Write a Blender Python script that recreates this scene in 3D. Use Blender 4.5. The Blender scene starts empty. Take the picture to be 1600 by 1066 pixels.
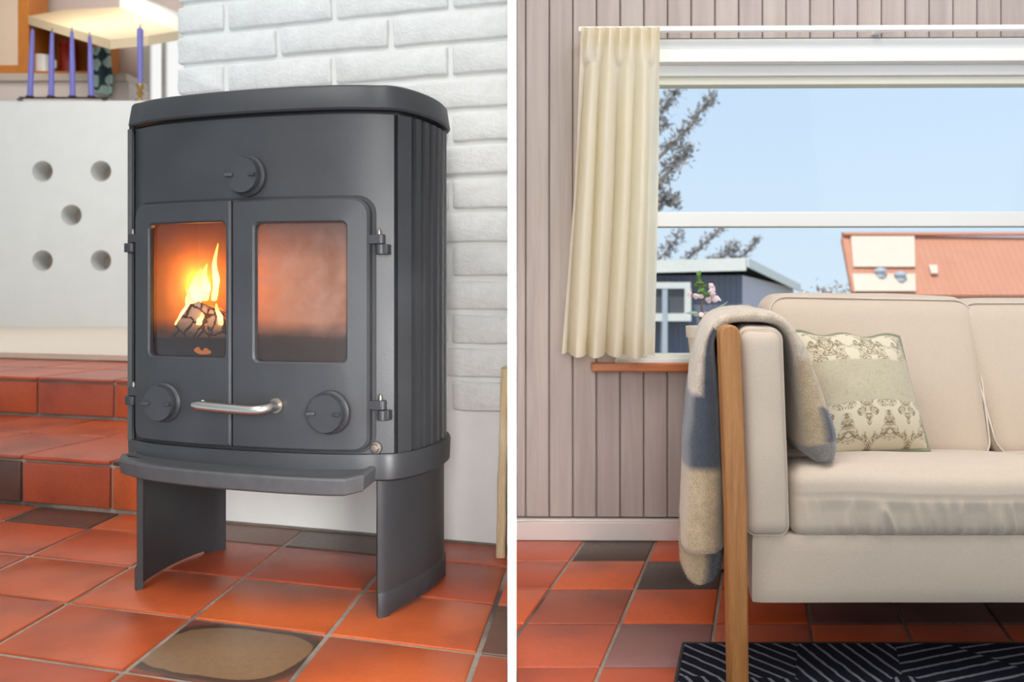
import bpy, bmesh, math, random
from math import sin, cos, pi, radians, sqrt, exp
from mathutils import Vector, Matrix, noise

random.seed(7)
SC = bpy.context.scene
COL = SC.collection

# ------------------------------------------------------------------ camera
F, PX, PY, H = 1300.0, 860.0, 455.0, 0.66      # focal length and axis in photo pixels, eye height (m)
cam_d = bpy.data.cameras.new('camera')
cam = bpy.data.objects.new('camera', cam_d); COL.objects.link(cam)
cam.location = (0, 0, H); cam.rotation_euler = (radians(90), 0, 0)
cam_d.sensor_fit = 'HORIZONTAL'; cam_d.sensor_width = 36.0
cam_d.lens = F * 36.0 / 1600.0
cam_d.shift_x = (800.0 - PX) / 1600.0
cam_d.shift_y = (PY - 533.0) / 1600.0
cam_d.clip_start = 0.05; cam_d.clip_end = 300
cam_d.dof.use_dof = True; cam_d.dof.focus_distance = 1.56; cam_d.dof.aperture_fstop = 5.0
SC.camera = cam

# ------------------------------------------------------------------ sky, sun, lamps, exposure
SC.view_settings.view_transform = 'Standard'
SC.view_settings.look = 'None'
SC.view_settings.exposure = 0.0
SC.view_settings.gamma = 1.0
SC.view_settings.use_curve_mapping = False
w = bpy.data.worlds.new('sky'); SC.world = w; w.use_nodes = True
nt = w.node_tree; nt.nodes.clear()
tc = nt.nodes.new('ShaderNodeTexCoord'); sp = nt.nodes.new('ShaderNodeSeparateXYZ')
rp = nt.nodes.new('ShaderNodeValToRGB'); bg = nt.nodes.new('ShaderNodeBackground'); ow = nt.nodes.new('ShaderNodeOutputWorld')
rp.color_ramp.elements[0].position = 0.0; rp.color_ramp.elements[0].color = (0.70, 0.86, 1.0, 1)
rp.color_ramp.elements[1].position = 0.5; rp.color_ramp.elements[1].color = (0.50, 0.70, 0.99, 1)
nt.links.new(tc.outputs['Generated'], sp.inputs[0]); nt.links.new(sp.outputs['Z'], rp.inputs[0])
nt.links.new(rp.outputs[0], bg.inputs[0]); nt.links.new(bg.outputs[0], ow.inputs[0])
bg.inputs[1].default_value = 1.0

def lamp(name, kind, loc, target, energy, color=(1, 1, 1), size=1.0, size_y=None):
    d = bpy.data.lights.new(name, kind); d.energy = energy; d.color = color
    if kind == 'AREA':
        d.size = size
        if size_y: d.shape = 'RECTANGLE'; d.size_y = size_y
    elif kind == 'POINT': d.shadow_soft_size = size
    elif kind == 'SUN': d.angle = size
    o = bpy.data.objects.new(name, d); COL.objects.link(o); o.location = loc
    if target is not None:
        o.rotation_euler = (Vector(target) - Vector(loc)).to_track_quat('-Z', 'Y').to_euler()
    return o
lamp('sun', 'SUN', (-3, -4, 12), (0, 2, 0), 3.4, (1.0, 0.95, 0.86), 0.01)
lamp('left_room_fill', 'AREA', (-1.9, -1.2, 1.9), (-0.75, 2.0, 0.7), 13, (1.0, 0.985, 0.965), 1.8, 1.4)  # added area fill behind the camera, not a window
lamp('left_room_side_fill', 'AREA', (-0.07, -0.40, 0.95), (-0.45, 2.0, 0.55), 3.2, (1.0, 0.985, 0.965), 0.35, 1.0).data.spread = radians(50)  # unseen fill added to brighten the stove and brick wall
lamp('left_room_low_fill', 'AREA', (0.24, 0.30, 0.62), (-0.40, 1.78, 0.35), 2.0, (1.0, 0.985, 0.965), 0.3, 0.5).data.spread = radians(40)  # fill added to lift the stove's right leg and cheek
lamp('left_room_top_fill', 'AREA', (-1.3, 0.3, 3.4), (-1.1, 1.2, 0.0), 44, (1.0, 0.975, 0.94), 1.6, 1.2)  # invented overhead fill that brightens the floor tiles
lamp('kitchen_fill', 'AREA', (-3.2, 4.6, 3.9), (-3.6, 6.8, 0.9), 88, (1.0, 0.985, 0.96), 2.0, 2.0)  # made-up area light for the landing and pierced wall
lamp('kitchen_back_fill', 'AREA', (-4.6, 7.9, 4.2), (-5.0, 9.4, 2.6), 32, (1.0, 0.96, 0.9), 1.2, 0.8)  # extra fill, added out of view, for the cabinet and hood
lamp('right_room_fill', 'AREA', (2.1, -0.5, 1.6), (0.55, 2.0, 0.55), 12.5, (1.0, 0.955, 0.92), 1.2, 1.2)  # added fill from beside the camera, separate from the window
lamp('right_room_top_fill', 'AREA', (0.75, 1.1, 2.3), (0.6, 1.4, 0.0), 20, (1.0, 0.965, 0.94), 1.0, 0.8)  # made-up overhead fill for the floor, seat tops and skirting

# ------------------------------------------------------------------ frames and un-projection
def P(x, y, Y):
    return Vector(((x - PX) / F * Y, Y, H - (y - PY) / F * Y))
def FL(x, y, z=0.0):
    Y = F * (H - z) / (y - PY)
    return Vector(((x - PX) / F * Y, Y, z))
LA = radians(15.4); LC, LS = cos(LA), sin(LA)
LO = Vector((-0.6292, 1.7562, 0.0))              # foot of the stove front: the left room is squared to it
def L2W(u, v, z=0.0):
    return Vector((LO.x + u * LC + v * LS, LO.y - u * LS + v * LC, z))
def W2L(p):
    dx, dy = p.x - LO.x, p.y - LO.y
    return dx * LC - dy * LS, dx * LS + dy * LC
def LV(x, y, v):                                 # point on the left room plane v seen at a photo pixel
    dx = (x - PX) / F
    Y = (v + LO.x * LS + LO.y * LC) / (dx * LS + LC)
    X = dx * Y
    return (X - LO.x) * LC - (Y - LO.y) * LS, H - (y - PY) / F * Y
def vf(u):                                       # bowed front of the stove
    a = abs(u)
    return -0.035 * (1 - (u / 0.32) ** 2) + 0.020 * (max(0, a - 0.19) / 0.13) ** 2.2
def SF(x, y, dv=0.0):
    u = 0.0
    for _ in range(25):
        u2, z = LV(x, y, vf(u) + dv); u = 0.5 * u + 0.5 * u2
    return u, z
RA = radians(0.8); RC, RS = cos(RA), sin(RA)
RO = Vector((0.0, 2.2, 0.0))
def R2W(u, v, z=0.0):
    return Vector((RO.x + u * RC + v * RS, RO.y - u * RS + v * RC, z))
def RV(x, y, v=0.0):
    dx = (x - PX) / F
    Y = (v + RO.x * RS + RO.y * RC) / (dx * RS + RC)
    X = dx * Y
    return (X - RO.x) * RC - (Y - RO.y) * RS, H - (y - PY) / F * Y

# ------------------------------------------------------------------ object helpers
def tag(o, label=None, cat=None, group=None, kind=None):
    if label: o['label'] = label
    if cat: o['category'] = cat
    if group: o['group'] = group
    if kind: o['kind'] = kind
    return o
def empty(name, loc=(0, 0, 0), rz=0.0):
    o = bpy.data.objects.new(name, None); COL.objects.link(o)
    o.location = loc; o.rotation_euler = (0, 0, rz); o.empty_display_size = 0.1
    return o
def link(name, me, mat=None, parent=None, color=None):
    o = bpy.data.objects.new(name, me); COL.objects.link(o)
    if mat is not None and len(me.materials) == 0: me.materials.append(mat)
    if parent is not None: o.parent = parent
    if color: o.color = (*color, 1.0)
    return o
def bevel(o, w=0.004, seg=2, ang=40):
    m = o.modifiers.new('bevel', 'BEVEL'); m.width = w; m.segments = seg; m.limit_method = 'ANGLE'; m.angle_limit = radians(ang)
    return o

class MB:
    def __init__(s): s.v = []; s.f = []; s.mi = []
    def add(s, vs, fs):
        n = len(s.v); s.v += [tuple(q) for q in vs]; s.f += [tuple(i + n for i in f) for f in fs]
        return s
    def box(s, x0, x1, y0, y1, z0, z1):
        return s.add([(x0, y0, z0), (x1, y0, z0), (x1, y1, z0), (x0, y1, z0), (x0, y0, z1), (x1, y0, z1), (x1, y1, z1), (x0, y1, z1)],
                     [(0, 3, 2, 1), (4, 5, 6, 7), (0, 1, 5, 4), (1, 2, 6, 5), (2, 3, 7, 6), (3, 0, 4, 7)])
    def prism(s, poly, fn0, fn1):
        n = len(poly)
        vs = [fn0(p) for p in poly] + [fn1(p) for p in poly]
        fs = [tuple(range(n))[::-1], tuple(range(n, 2 * n))] + [(i, (i + 1) % n, n + (i + 1) % n, n + i) for i in range(n)]
        return s.add(vs, fs)
    def loft(s, rings, closed=True, cap0=True, cap1=True):
        n = len(rings[0]); vs = [p for r in rings for p in r]; fs = []
        for k in range(len(rings) - 1):
            for i in range(n if closed else n - 1):
                j = (i + 1) % n
                fs.append((k * n + i, k * n + j, (k + 1) * n + j, (k + 1) * n + i))
        if cap0: fs.append(tuple(range(n))[::-1])
        if cap1: fs.append(tuple(range((len(rings) - 1) * n, len(rings) * n)))
        return s.add(vs, fs)
    def tube(s, pts, r, n=10, caps=True):
        pts = [Vector(p) for p in pts]; rings = []
        t0 = (pts[1] - pts[0]).normalized()
        ref = Vector((0, 0, 1)) if abs(t0.z) < 0.9 else Vector((1, 0, 0))
        a = t0.cross(ref).normalized()
        for k, p in enumerate(pts):
            t = (pts[min(k + 1, len(pts) - 1)] - pts[max(k - 1, 0)]).normalized()
            a = (a - t * a.dot(t)).normalized(); b = t.cross(a)
            rr = r[k] if isinstance(r, (list, tuple)) else r
            rings.append([p + (a * cos(2 * pi * i / n) + b * sin(2 * pi * i / n)) * rr for i in range(n)])
        return s.loft(rings, True, caps, caps)
    def lathe(s, prof, c=(0, 0, 0), axis='z', n=24, cap0=True, cap1=True):
        c = Vector(c); rings = []
        for r, h in prof:
            ring = []
            for i in range(n):
                a = 2 * pi * i / n
                if axis == 'z': q = Vector((r * cos(a), r * sin(a), h))
                elif axis == 'y': q = Vector((r * cos(a), -h, r * sin(a)))
                else: q = Vector((h, r * cos(a), r * sin(a)))
                ring.append(c + q)
            rings.append(ring)
        return s.loft(rings, True, cap0, cap1)
    def grid(s, nx, ny, fn):
        vs = [fn(i / nx, j / ny) for j in range(ny + 1) for i in range(nx + 1)]
        fs = [(j * (nx + 1) + i, j * (nx + 1) + i + 1, (j + 1) * (nx + 1) + i + 1, (j + 1) * (nx + 1) + i) for j in range(ny) for i in range(nx)]
        return s.add(vs, fs)
    def mesh(s, name, smooth=35, fix=True):
        me = bpy.data.meshes.new(name); me.from_pydata(s.v, [], s.f)
        if fix:
            bm = bmesh.new(); bm.from_mesh(me)
            bmesh.ops.recalc_face_normals(bm, faces=bm.faces); bm.to_mesh(me); bm.free()
        me.update()
        if smooth:
            me.polygons.foreach_set('use_smooth', [True] * len(me.polygons))
            if smooth < 180: me.set_sharp_from_angle(angle=radians(smooth))
        return me
    def build(s, name, mat, parent=None, smooth=35, color=None, fix=True):
        return link(name, s.mesh(name, smooth, fix), mat, parent, color)

def rrect(u0, u1, z0, z1, r, per=10, cs=6):
    """Loop of points of a rounded rectangle; r is one radius or (bl, br, tr, tl)."""
    if not isinstance(r, (tuple, list)): r = (r,) * 4
    C = [((u0 + r[0], z0 + r[0]), r[0], pi), ((u1 - r[1], z0 + r[1]), r[1], 1.5 * pi),
         ((u1 - r[2], z1 - r[2]), r[2], 0.0), ((u0 + r[3], z1 - r[3]), r[3], 0.5 * pi)]
    out = []; arcs = []
    for (c, rr, a0) in C:
        arcs.append([(c[0] + rr * cos(a0 + 0.5 * pi * k / cs), c[1] + rr * sin(a0 + 0.5 * pi * k / cs)) for k in range(cs + 1)])
    for q in range(4):
        out += arcs[q]
        a, b = arcs[q][-1], arcs[(q + 1) % 4][0]
        for k in range(1, per):
            t = k / per; out.append((a[0] + (b[0] - a[0]) * t, a[1] + (b[1] - a[1]) * t))
    return out

# ------------------------------------------------------------------ materials
MATS = {}
def sr(r, g, b):
    f = lambda c: (c / 255 / 12.92) if c / 255 <= 0.04045 else ((c / 255 + 0.055) / 1.055) ** 2.4
    return (f(r), f(g), f(b))
class Nd:
    def __init__(s, name):
        s.m = bpy.data.materials.new(name); s.m.use_nodes = True; s.t = s.m.node_tree; s.t.nodes.clear()
        s.out = s.t.nodes.new('ShaderNodeOutputMaterial')
    def n(s, typ, **kw):
        q = s.t.nodes.new(typ)
        for k, v in kw.items():
            if k in q.inputs: q.inputs[k].default_value = v
            else: setattr(q, k, v)
        return q
    def l(s, a, b): s.t.links.new(a, b)
    def coords(s, kind='Object', scale=(1, 1, 1)):
        tcn = s.n('ShaderNodeTexCoord'); mp = s.n('ShaderNodeMapping'); mp.inputs['Scale'].default_value = scale
        s.l(tcn.outputs[kind], mp.inputs[0]); return mp.outputs[0]
    def noise(s, vec, scale=5, detail=4, rough=0.55, dist=0.0):
        q = s.n('ShaderNodeTexNoise'); q.inputs['Scale'].default_value = scale; q.inputs['Detail'].default_value = detail
        q.inputs['Roughness'].default_value = rough; q.inputs['Distortion'].default_value = dist
        if vec is not None: s.l(vec, q.inputs['Vector'])
        return q.outputs[0]
    def ramp(s, fac, stops):
        q = s.n('ShaderNodeValToRGB'); e = q.color_ramp.elements
        while len(e) < len(stops): e.new(0.5)
        for i, (p, c) in enumerate(stops):
            e[i].position = p; e[i].color = (*c, 1) if len(c) == 3 else c
        s.l(fac, q.inputs[0]); return q.outputs[0]
    def mix(s, fac, a, b, mode='MIX'):
        q = s.n('ShaderNodeMix'); q.data_type = 'RGBA'; q.blend_type = mode
        for sock, val in ((q.inputs[0], fac), (q.inputs[6], a), (q.inputs[7], b)):
            if hasattr(val, 'links'): s.l(val, sock)
            elif isinstance(val, (tuple, list)): sock.default_value = (*val, 1) if len(val) == 3 else val
            else: sock.default_value = val
        return q.outputs[2]
    def math(s, op, a, b=0.0):
        q = s.n('ShaderNodeMath'); q.operation = op
        for sock, val in ((q.inputs[0], a), (q.inputs[1], b)):
            if hasattr(val, 'links'): s.l(val, sock)
            else: sock.default_value = val
        return q.outputs[0]
    def bump(s, h, strength=0.3, dist=0.01):
        q = s.n('ShaderNodeBump'); q.inputs['Strength'].default_value = strength; q.inputs['Distance'].default_value = dist
        s.l(h, q.inputs['Height']); return q.outputs[0]
    def bsdf(s, col, rough=0.5, normal=None, **kw):
        q = s.n('ShaderNodeBsdfPrincipled')
        if hasattr(col, 'links'): s.l(col, q.inputs['Base Color'])
        else: q.inputs['Base Color'].default_value = (*col, 1)
        if hasattr(rough, 'links'): s.l(rough, q.inputs['Roughness'])
        else: q.inputs['Roughness'].default_value = rough
        if normal is not None: s.l(normal, q.inputs['Normal'])
        for k, v in kw.items(): q.inputs[k.replace('_', ' ')].default_value = v
        return q
    def done(s, q):
        s.l(q.outputs[0], s.out.inputs[0]); return s.m

def m_plain(name, col, rough=0.5, ns=20, amt=0.12, bump=0.0, coords='Object', **kw):
    d = Nd(name); v = d.coords(coords)
    n = d.noise(v, ns, 5)
    c = d.mix(n, tuple(x * (1 - amt) for x in col), tuple(min(1, x * (1 + amt)) for x in col))
    nm = d.bump(n, bump, 0.004) if bump else None
    return d.done(d.bsdf(c, rough, nm, **kw))

def m_iron():
    d = Nd('cast_iron'); v = d.coords()
    n1 = d.noise(v, 4, 4, 0.6); n2 = d.noise(v, 260, 2, 0.6)
    c = d.ramp(n1, [(0.3, sr(46, 46, 49)), (0.7, sr(58, 59, 62))])
    dust = d.noise(v, 38, 6, 0.75)
    df = d.ramp(dust, [(0.66, (0, 0, 0)), (0.8, (1, 1, 1))])
    c = d.mix(d.math('MULTIPLY', df, 0.16), c, sr(150, 148, 144))
    r = d.ramp(n1, [(0.3, (0.40, 0.40, 0.40)), (0.7, (0.50, 0.50, 0.50))])
    return d.done(d.bsdf(c, r, d.bump(n2, 0.10, 0.002), Specular_IOR_Level=0.5))
def m_tile():
    d = Nd('terracotta_tile'); v = d.coords()
    oi = d.n('ShaderNodeObjectInfo')
    rnd = d.n('ShaderNodeVectorMath'); rnd.operation = 'ADD'; d.l(v, rnd.inputs[0])
    sc = d.n('ShaderNodeMath'); sc.operation = 'MULTIPLY'; sc.inputs[1].default_value = 37.0; d.l(oi.outputs['Random'], sc.inputs[0])
    d.l(sc.outputs[0], rnd.inputs[1])
    n1 = d.noise(rnd.outputs[0], 5, 3, 0.5); n2 = d.noise(rnd.outputs[0], 90, 5, 0.7)
    k = d.ramp(n1, [(0.30, (0.66, 0.60, 0.60)), (0.48, (0.95, 0.93, 0.92)), (0.68, (1.08, 1.08, 1.06))])
    c = d.mix(1.0, oi.outputs['Color'], k, 'MULTIPLY')
    k2 = d.ramp(n2, [(0.35, (0.9, 0.9, 0.9)), (0.65, (1.06, 1.06, 1.06))])
    c = d.mix(1.0, c, k2, 'MULTIPLY')
    r = d.ramp(n2, [(0.3, (0.28, 0.28, 0.28)), (0.7, (0.42, 0.42, 0.42))])
    return d.done(d.bsdf(c, r, d.bump(n1, 0.05, 0.01), Specular_IOR_Level=0.5))
def m_flash_tile():
    """One tile with an olive brown burnt face inside a dark rim."""
    d = Nd('burnt_tile'); g = d.n('ShaderNodeTexCoord')
    mp = d.n('ShaderNodeMapping'); mp.inputs['Location'].default_value = (-0.49, -0.50, 0); d.l(g.outputs['Generated'], mp.inputs[0])
    ad = d.n('ShaderNodeVectorMath'); ad.operation = 'MULTIPLY'; ad.inputs[1].default_value = (1.0, 1.0, 0.0); d.l(mp.outputs[0], ad.inputs[0])
    sx = d.n('ShaderNodeSeparateXYZ'); d.l(ad.outputs[0], sx.inputs[0])
    pw = lambda q: d.math('POWER', d.math('ABSOLUTE', q), 3.2)
    rad_ = d.math('POWER', d.math('ADD', pw(sx.outputs[0]), pw(sx.outputs[1])), 1 / 3.2)
    nz = d.noise(d.coords(), 9, 4, 0.6)
    rr = d.math('ADD', rad_, d.math('MULTIPLY', d.math('SUBTRACT', nz, 0.5), 0.10))
    c = d.ramp(rr, [(0.0, sr(150, 118, 88)), (0.425, sr(136, 104, 76)), (0.44, sr(74, 56, 46)), (0.49, sr(90, 62, 50)), (0.52, sr(140, 76, 56))])
    k = d.ramp(d.noise(d.coords(), 60, 5, 0.7), [(0.3, (0.85, 0.85, 0.85)), (0.7, (1.1, 1.1, 1.1))])
    return d.done(d.bsdf(d.mix(1.0, c, k, 'MULTIPLY'), 0.36))
def m_grout():
    d = Nd('grout'); v = d.coords()
    n1 = d.noise(v, 3.2, 3, 0.5); n2 = d.noise(v, 120, 4, 0.6)
    c = d.ramp(n1, [(0.36, sr(92, 80, 74)), (0.48, sr(160, 148, 134)), (0.7, sr(186, 174, 160))])
    c = d.mix(1.0, c, d.ramp(n2, [(0.3, (0.8, 0.8, 0.8)), (0.7, (1.1, 1.1, 1.1))]), 'MULTIPLY')
    return d.done(d.bsdf(c, 0.85, d.bump(n2, 0.4, 0.004)))
def m_white_brick():
    d = Nd('white_painted_brick'); v = d.coords()
    oi = d.n('ShaderNodeObjectInfo')
    n1 = d.noise(v, 22, 6, 0.65); n2 = d.noise(v, 130, 3, 0.6)
    c = d.ramp(n1, [(0.25, sr(222, 221, 217)), (0.6, sr(234, 233, 230))])
    hsum = d.math('ADD', n1, d.math('MULTIPLY', n2, 0.35))
    return d.done(d.bsdf(c, 0.55, d.bump(hsum, 0.55, 0.009)))
def m_board():
    d = Nd('whitewashed_board'); v = d.coords('Object', (14, 14, 0.9))
    oi = d.n('ShaderNodeObjectInfo')
    ad = d.n('ShaderNodeVectorMath'); ad.operation = 'ADD'; d.l(v, ad.inputs[0])
    sc = d.math('MULTIPLY', oi.outputs['Random'], 53.0); d.l(sc, ad.inputs[1])
    n = d.noise(ad.outputs[0], 2.2, 6, 0.6, 0.6)
    c = d.ramp(n, [(0.3, sr(170, 156, 150)), (0.7, sr(192, 180, 174))])
    c = d.mix(0.6, c, d.mix(1.0, c, oi.outputs['Color'], 'MULTIPLY'))
    return d.done(d.bsdf(c, 0.6, d.bump(n, 0.08, 0.004)))
def m_wood(name, c0, c1, scale=(6, 40, 40), rough=0.45, ns=2.0):
    d = Nd(name); v = d.coords('Object', scale)
    n = d.noise(v, ns, 6, 0.65, 0.8)
    n2 = d.noise(v, ns * 9, 3, 0.6)
    c = d.ramp(n, [(0.3, c0), (0.7, c1)])
    c = d.mix(0.25, c, d.ramp(n2, [(0.4, c0), (0.6, c1)]))
    return d.done(d.bsdf(c, rough, d.bump(n, 0.1, 0.003)))
def m_fabric(name, col, amt=0.1, weave=900, sheen=0.3, bs=0.25):
    d = Nd(name); v = d.coords()
    n = d.noise(v, 9, 4, 0.6); wv = d.noise(v, weave, 2, 0.5)
    c = d.mix(n, tuple(x * (1 - amt) for x in col), tuple(min(1, x * (1 + amt)) for x in col))
    c = d.mix(1.0, c, d.ramp(wv, [(0.3, (0.88, 0.88, 0.88)), (0.7, (1.06, 1.06, 1.06))]), 'MULTIPLY')
    return d.done(d.bsdf(c, 0.9, d.bump(wv, bs, 0.002), Sheen_Weight=sheen, Specular_IOR_Level=0.2))
def m_glass(name, tint=(1, 1, 1), refl=1.0):
    d = Nd(name); tr = d.n('ShaderNodeBsdfTransparent'); tr.inputs[0].default_value = (*tint, 1)
    gl = d.n('ShaderNodeBsdfGlossy'); gl.inputs['Roughness'].default_value = 0.02
    fr = d.n('ShaderNodeFresnel'); fr.inputs[0].default_value = 1.45
    mx = d.n('ShaderNodeMixShader'); d.l(d.math('MULTIPLY', fr.outputs[0], refl), mx.inputs[0]); d.l(tr.outputs[0], mx.inputs[1]); d.l(gl.outputs[0], mx.inputs[2])
    return d.done(mx)
def m_soot_glass(name, haze, base, top):
    """Stove pane: soot burnt on at the foot, a film of pale ash above."""
    d = Nd(name); tcn = d.n('ShaderNodeTexCoord'); s_ = d.n('ShaderNodeSeparateXYZ'); d.l(tcn.outputs['Generated'], s_.inputs[0])
    v = d.coords('Object'); n = d.noise(v, 16, 5, 0.65); n2 = d.noise(v, 7, 3, 0.5)
    zz = d.math('ADD', s_.outputs[2], d.math('MULTIPLY', d.math('SUBTRACT', n, 0.5), 0.12))
    soot = d.ramp(zz, [(0.0, (base,) * 3), (0.12, (base,) * 3), (0.185, (base * 0.92,) * 3), (0.30, (0.0,) * 3), (0.72, (0.0,) * 3), (1.0, (top,) * 3)])
    hz = d.math('MULTIPLY', d.ramp(n, [(0.3, (0.35, 0.35, 0.35)), (0.7, (1, 1, 1))]), haze)
    tr = d.n('ShaderNodeBsdfTransparent')
    tr.inputs[0].default_value = (1, 0.97, 0.92, 1)
    di = d.bsdf(d.mix(n2, sr(140, 96, 78), sr(158, 128, 120)), 0.5)
    bl = d.bsdf(sr(40, 30, 27), 0.35)
    m1 = d.n('ShaderNodeMixShader'); d.l(hz, m1.inputs[0]); d.l(tr.outputs[0], m1.inputs[1]); d.l(di.outputs[0], m1.inputs[2])
    m2 = d.n('ShaderNodeMixShader'); d.l(soot, m2.inputs[0]); d.l(m1.outputs[0], m2.inputs[1]); d.l(bl.outputs[0], m2.inputs[2])
    gl = d.n('ShaderNodeBsdfGlossy'); gl.inputs['Roughness'].default_value = 0.08
    fr = d.n('ShaderNodeFresnel'); fr.inputs[0].default_value = 1.4
    m3 = d.n('ShaderNodeMixShader'); d.l(fr.outputs[0], m3.inputs[0]); d.l(m2.outputs[0], m3.inputs[1]); d.l(gl.outputs[0], m3.inputs[2])
    return d.done(m3)
def m_flame():
    d = Nd('flame'); g = d.n('ShaderNodeTexCoord'); s_ = d.n('ShaderNodeSeparateXYZ'); d.l(g.outputs['Generated'], s_.inputs[0])
    lw = d.n('ShaderNodeLayerWeight'); lw.inputs[0].default_value = 0.35
    c = d.ramp(s_.outputs[2], [(0.0, (1.0, 0.55, 0.12)), (0.35, (1.0, 0.62, 0.2)), (1.0, (1.0, 0.30, 0.04))])
    em = d.n('ShaderNodeEmission'); em.inputs[1].default_value = 4.5; d.l(c, em.inputs[0])
    tr = d.n('ShaderNodeBsdfTransparent')
    k = d.ramp(lw.outputs['Facing'], [(0.25, (0, 0, 0)), (0.95, (1, 1, 1))])
    mx = d.n('ShaderNodeMixShader'); d.l(k, mx.inputs[0]); d.l(em.outputs[0], mx.inputs[1]); d.l(tr.outputs[0], mx.inputs[2])
    return d.done(mx)
def m_curtain(name, col, tcol, tf=0.5):
    d = Nd(name); v = d.coords(); wv = d.noise(v, 500, 2, 0.5)
    nb = d.bump(wv, 0.15, 0.002)
    di = d.n('ShaderNodeBsdfDiffuse'); di.inputs[0].default_value = (*col, 1); d.l(nb, di.inputs['Normal'])
    tl = d.n('ShaderNodeBsdfTranslucent'); tl.inputs[0].default_value = (*tcol, 1)
    mx = d.n('ShaderNodeMixShader'); mx.inputs[0].default_value = tf; d.l(di.outputs[0], mx.inputs[1]); d.l(tl.outputs[0], mx.inputs[2])
    return d.done(mx)
def m_rug():
    d = Nd('striped_rug'); v = d.coords()
    vo = d.n('ShaderNodeTexVoronoi'); vo.inputs['Scale'].default_value = 5.2; vo.voronoi_dimensions = '2D'; d.l(v, vo.inputs['Vector'])
    s_ = d.n('ShaderNodeSeparateXYZ'); d.l(v, s_.inputs[0])
    cs = d.n('ShaderNodeSeparateColor'); d.l(vo.outputs['Color'], cs.inputs[0])
    ang = d.math('MULTIPLY', cs.outputs[0], 6.283)
    q = d.math('ADD', d.math('MULTIPLY', s_.outputs[0], d.math('COSINE', ang)), d.math('MULTIPLY', s_.outputs[1], d.math('SINE', ang)))
    q = d.math('ADD', q, d.math('MULTIPLY', d.noise(v, 40, 2), 0.006))
    st = d.math('SINE', d.math('MULTIPLY', q, 240.0))
    k = d.ramp(st, [(0.62, (0, 0, 0)), (0.85, (1, 1, 1))])
    c = d.mix(k, sr(26, 28, 38), sr(122, 124, 132))
    n = d.noise(v, 700, 2)
    return d.done(d.bsdf(d.mix(1.0, c, d.ramp(n, [(0.3, (0.7, 0.7, 0.7)), (0.7, (1.15, 1.15, 1.15))]), 'MULTIPLY'), 0.95, d.bump(n, 0.6, 0.004), Specular_IOR_Level=0.1))
def m_attr_fabric(name, bs=0.6):
    d = Nd(name); a = d.n('ShaderNodeAttribute'); a.attribute_name = 'dye'
    v = d.coords(); n = d.noise(v, 420, 3, 0.6); n2 = d.noise(v, 60, 4, 0.6)
    c = d.mix(1.0, a.outputs['Color'], d.ramp(n, [(0.3, (0.72, 0.72, 0.72)), (0.7, (1.2, 1.2, 1.2))]), 'MULTIPLY')
    c = d.mix(1.0, c, d.ramp(n2, [(0.3, (0.88, 0.88, 0.88)), (0.7, (1.1, 1.1, 1.1))]), 'MULTIPLY')
    return d.done(d.bsdf(c, 0.95, d.bump(n, bs, 0.004), Sheen_Weight=0.6, Specular_IOR_Level=0.1))
def m_pillow():
    d = Nd('damask_print'); uv = d.n('ShaderNodeUVMap')
    s_ = d.n('ShaderNodeSeparateXYZ'); d.l(uv.outputs[0], s_.inputs[0])
    wob = d.noise(d.coords('UV'), 3.0, 2)
    y = d.math('ADD', s_.outputs[1], d.math('MULTIPLY', d.math('SUBTRACT', wob, 0.5), 0.05))
    # mirrored coordinates make symmetric scroll motifs
    fx = d.math('ABSOLUTE', d.math('SUBTRACT', d.math('FRACT', d.math('MULTIPLY', s_.outputs[0], 2.6)), 0.5))
    cb = d.n('ShaderNodeCombineXYZ'); d.l(fx, cb.inputs[0]); d.l(d.math('MULTIPLY', s_.outputs[1], 2.6), cb.inputs[1])
    n1 = d.noise(cb.outputs[0], 7.0, 1.5, 0.5, 2.2)
    scroll = d.ramp(d.math('ABSOLUTE', d.math('SUBTRACT', n1, 0.5)), [(0.035, (1, 1, 1)), (0.06, (0, 0, 0)), (0.10, (0, 0, 0)), (0.115, (0.9, 0.9, 0.9)), (0.14, (0, 0, 0))])
    n1b = d.noise(cb.outputs[0], 3.2, 1, 0.5, 0.5)
    zone = d.ramp(n1b, [(0.44, (0, 0, 0)), (0.48, (1, 1, 1))])
    orn = d.math('MULTIPLY', scroll, zone)
    blot = d.ramp(d.noise(cb.outputs[0], 12, 2, 0.6, 1.0), [(0.56, (0, 0, 0)), (0.60, (1, 1, 1))])
    orn = d.math('MAXIMUM', orn, d.math('MULTIPLY', blot, zone))
    fine = d.noise(d.coords('UV'), 9.0, 5, 0.7, 1.6)
    scrib = d.ramp(d.math('ABSOLUTE', d.math('SUBTRACT', fine, 0.5)), [(0.0, (1, 1, 1)), (0.022, (0, 0, 0))])
    band = d.ramp(y, [(0.0, (1, 1, 1)), (0.34, (1, 1, 1)), (0.355, (0, 0, 0)), (0.69, (0, 0, 0)), (0.705, (1, 1, 1))])
    cream = d.mix(orn, sr(214, 204, 180), sr(142, 126, 100))
    mid = d.mix(d.math('MULTIPLY', scrib, 0.5), sr(190, 180, 156), sr(148, 138, 116))
    c = d.mix(band, mid, cream)
    wv = d.noise(d.coords(), 700, 2)
    return d.done(d.bsdf(c, 0.9, d.bump(wv, 0.3, 0.003), Sheen_Weight=0.3, Specular_IOR_Level=0.15))
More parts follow.
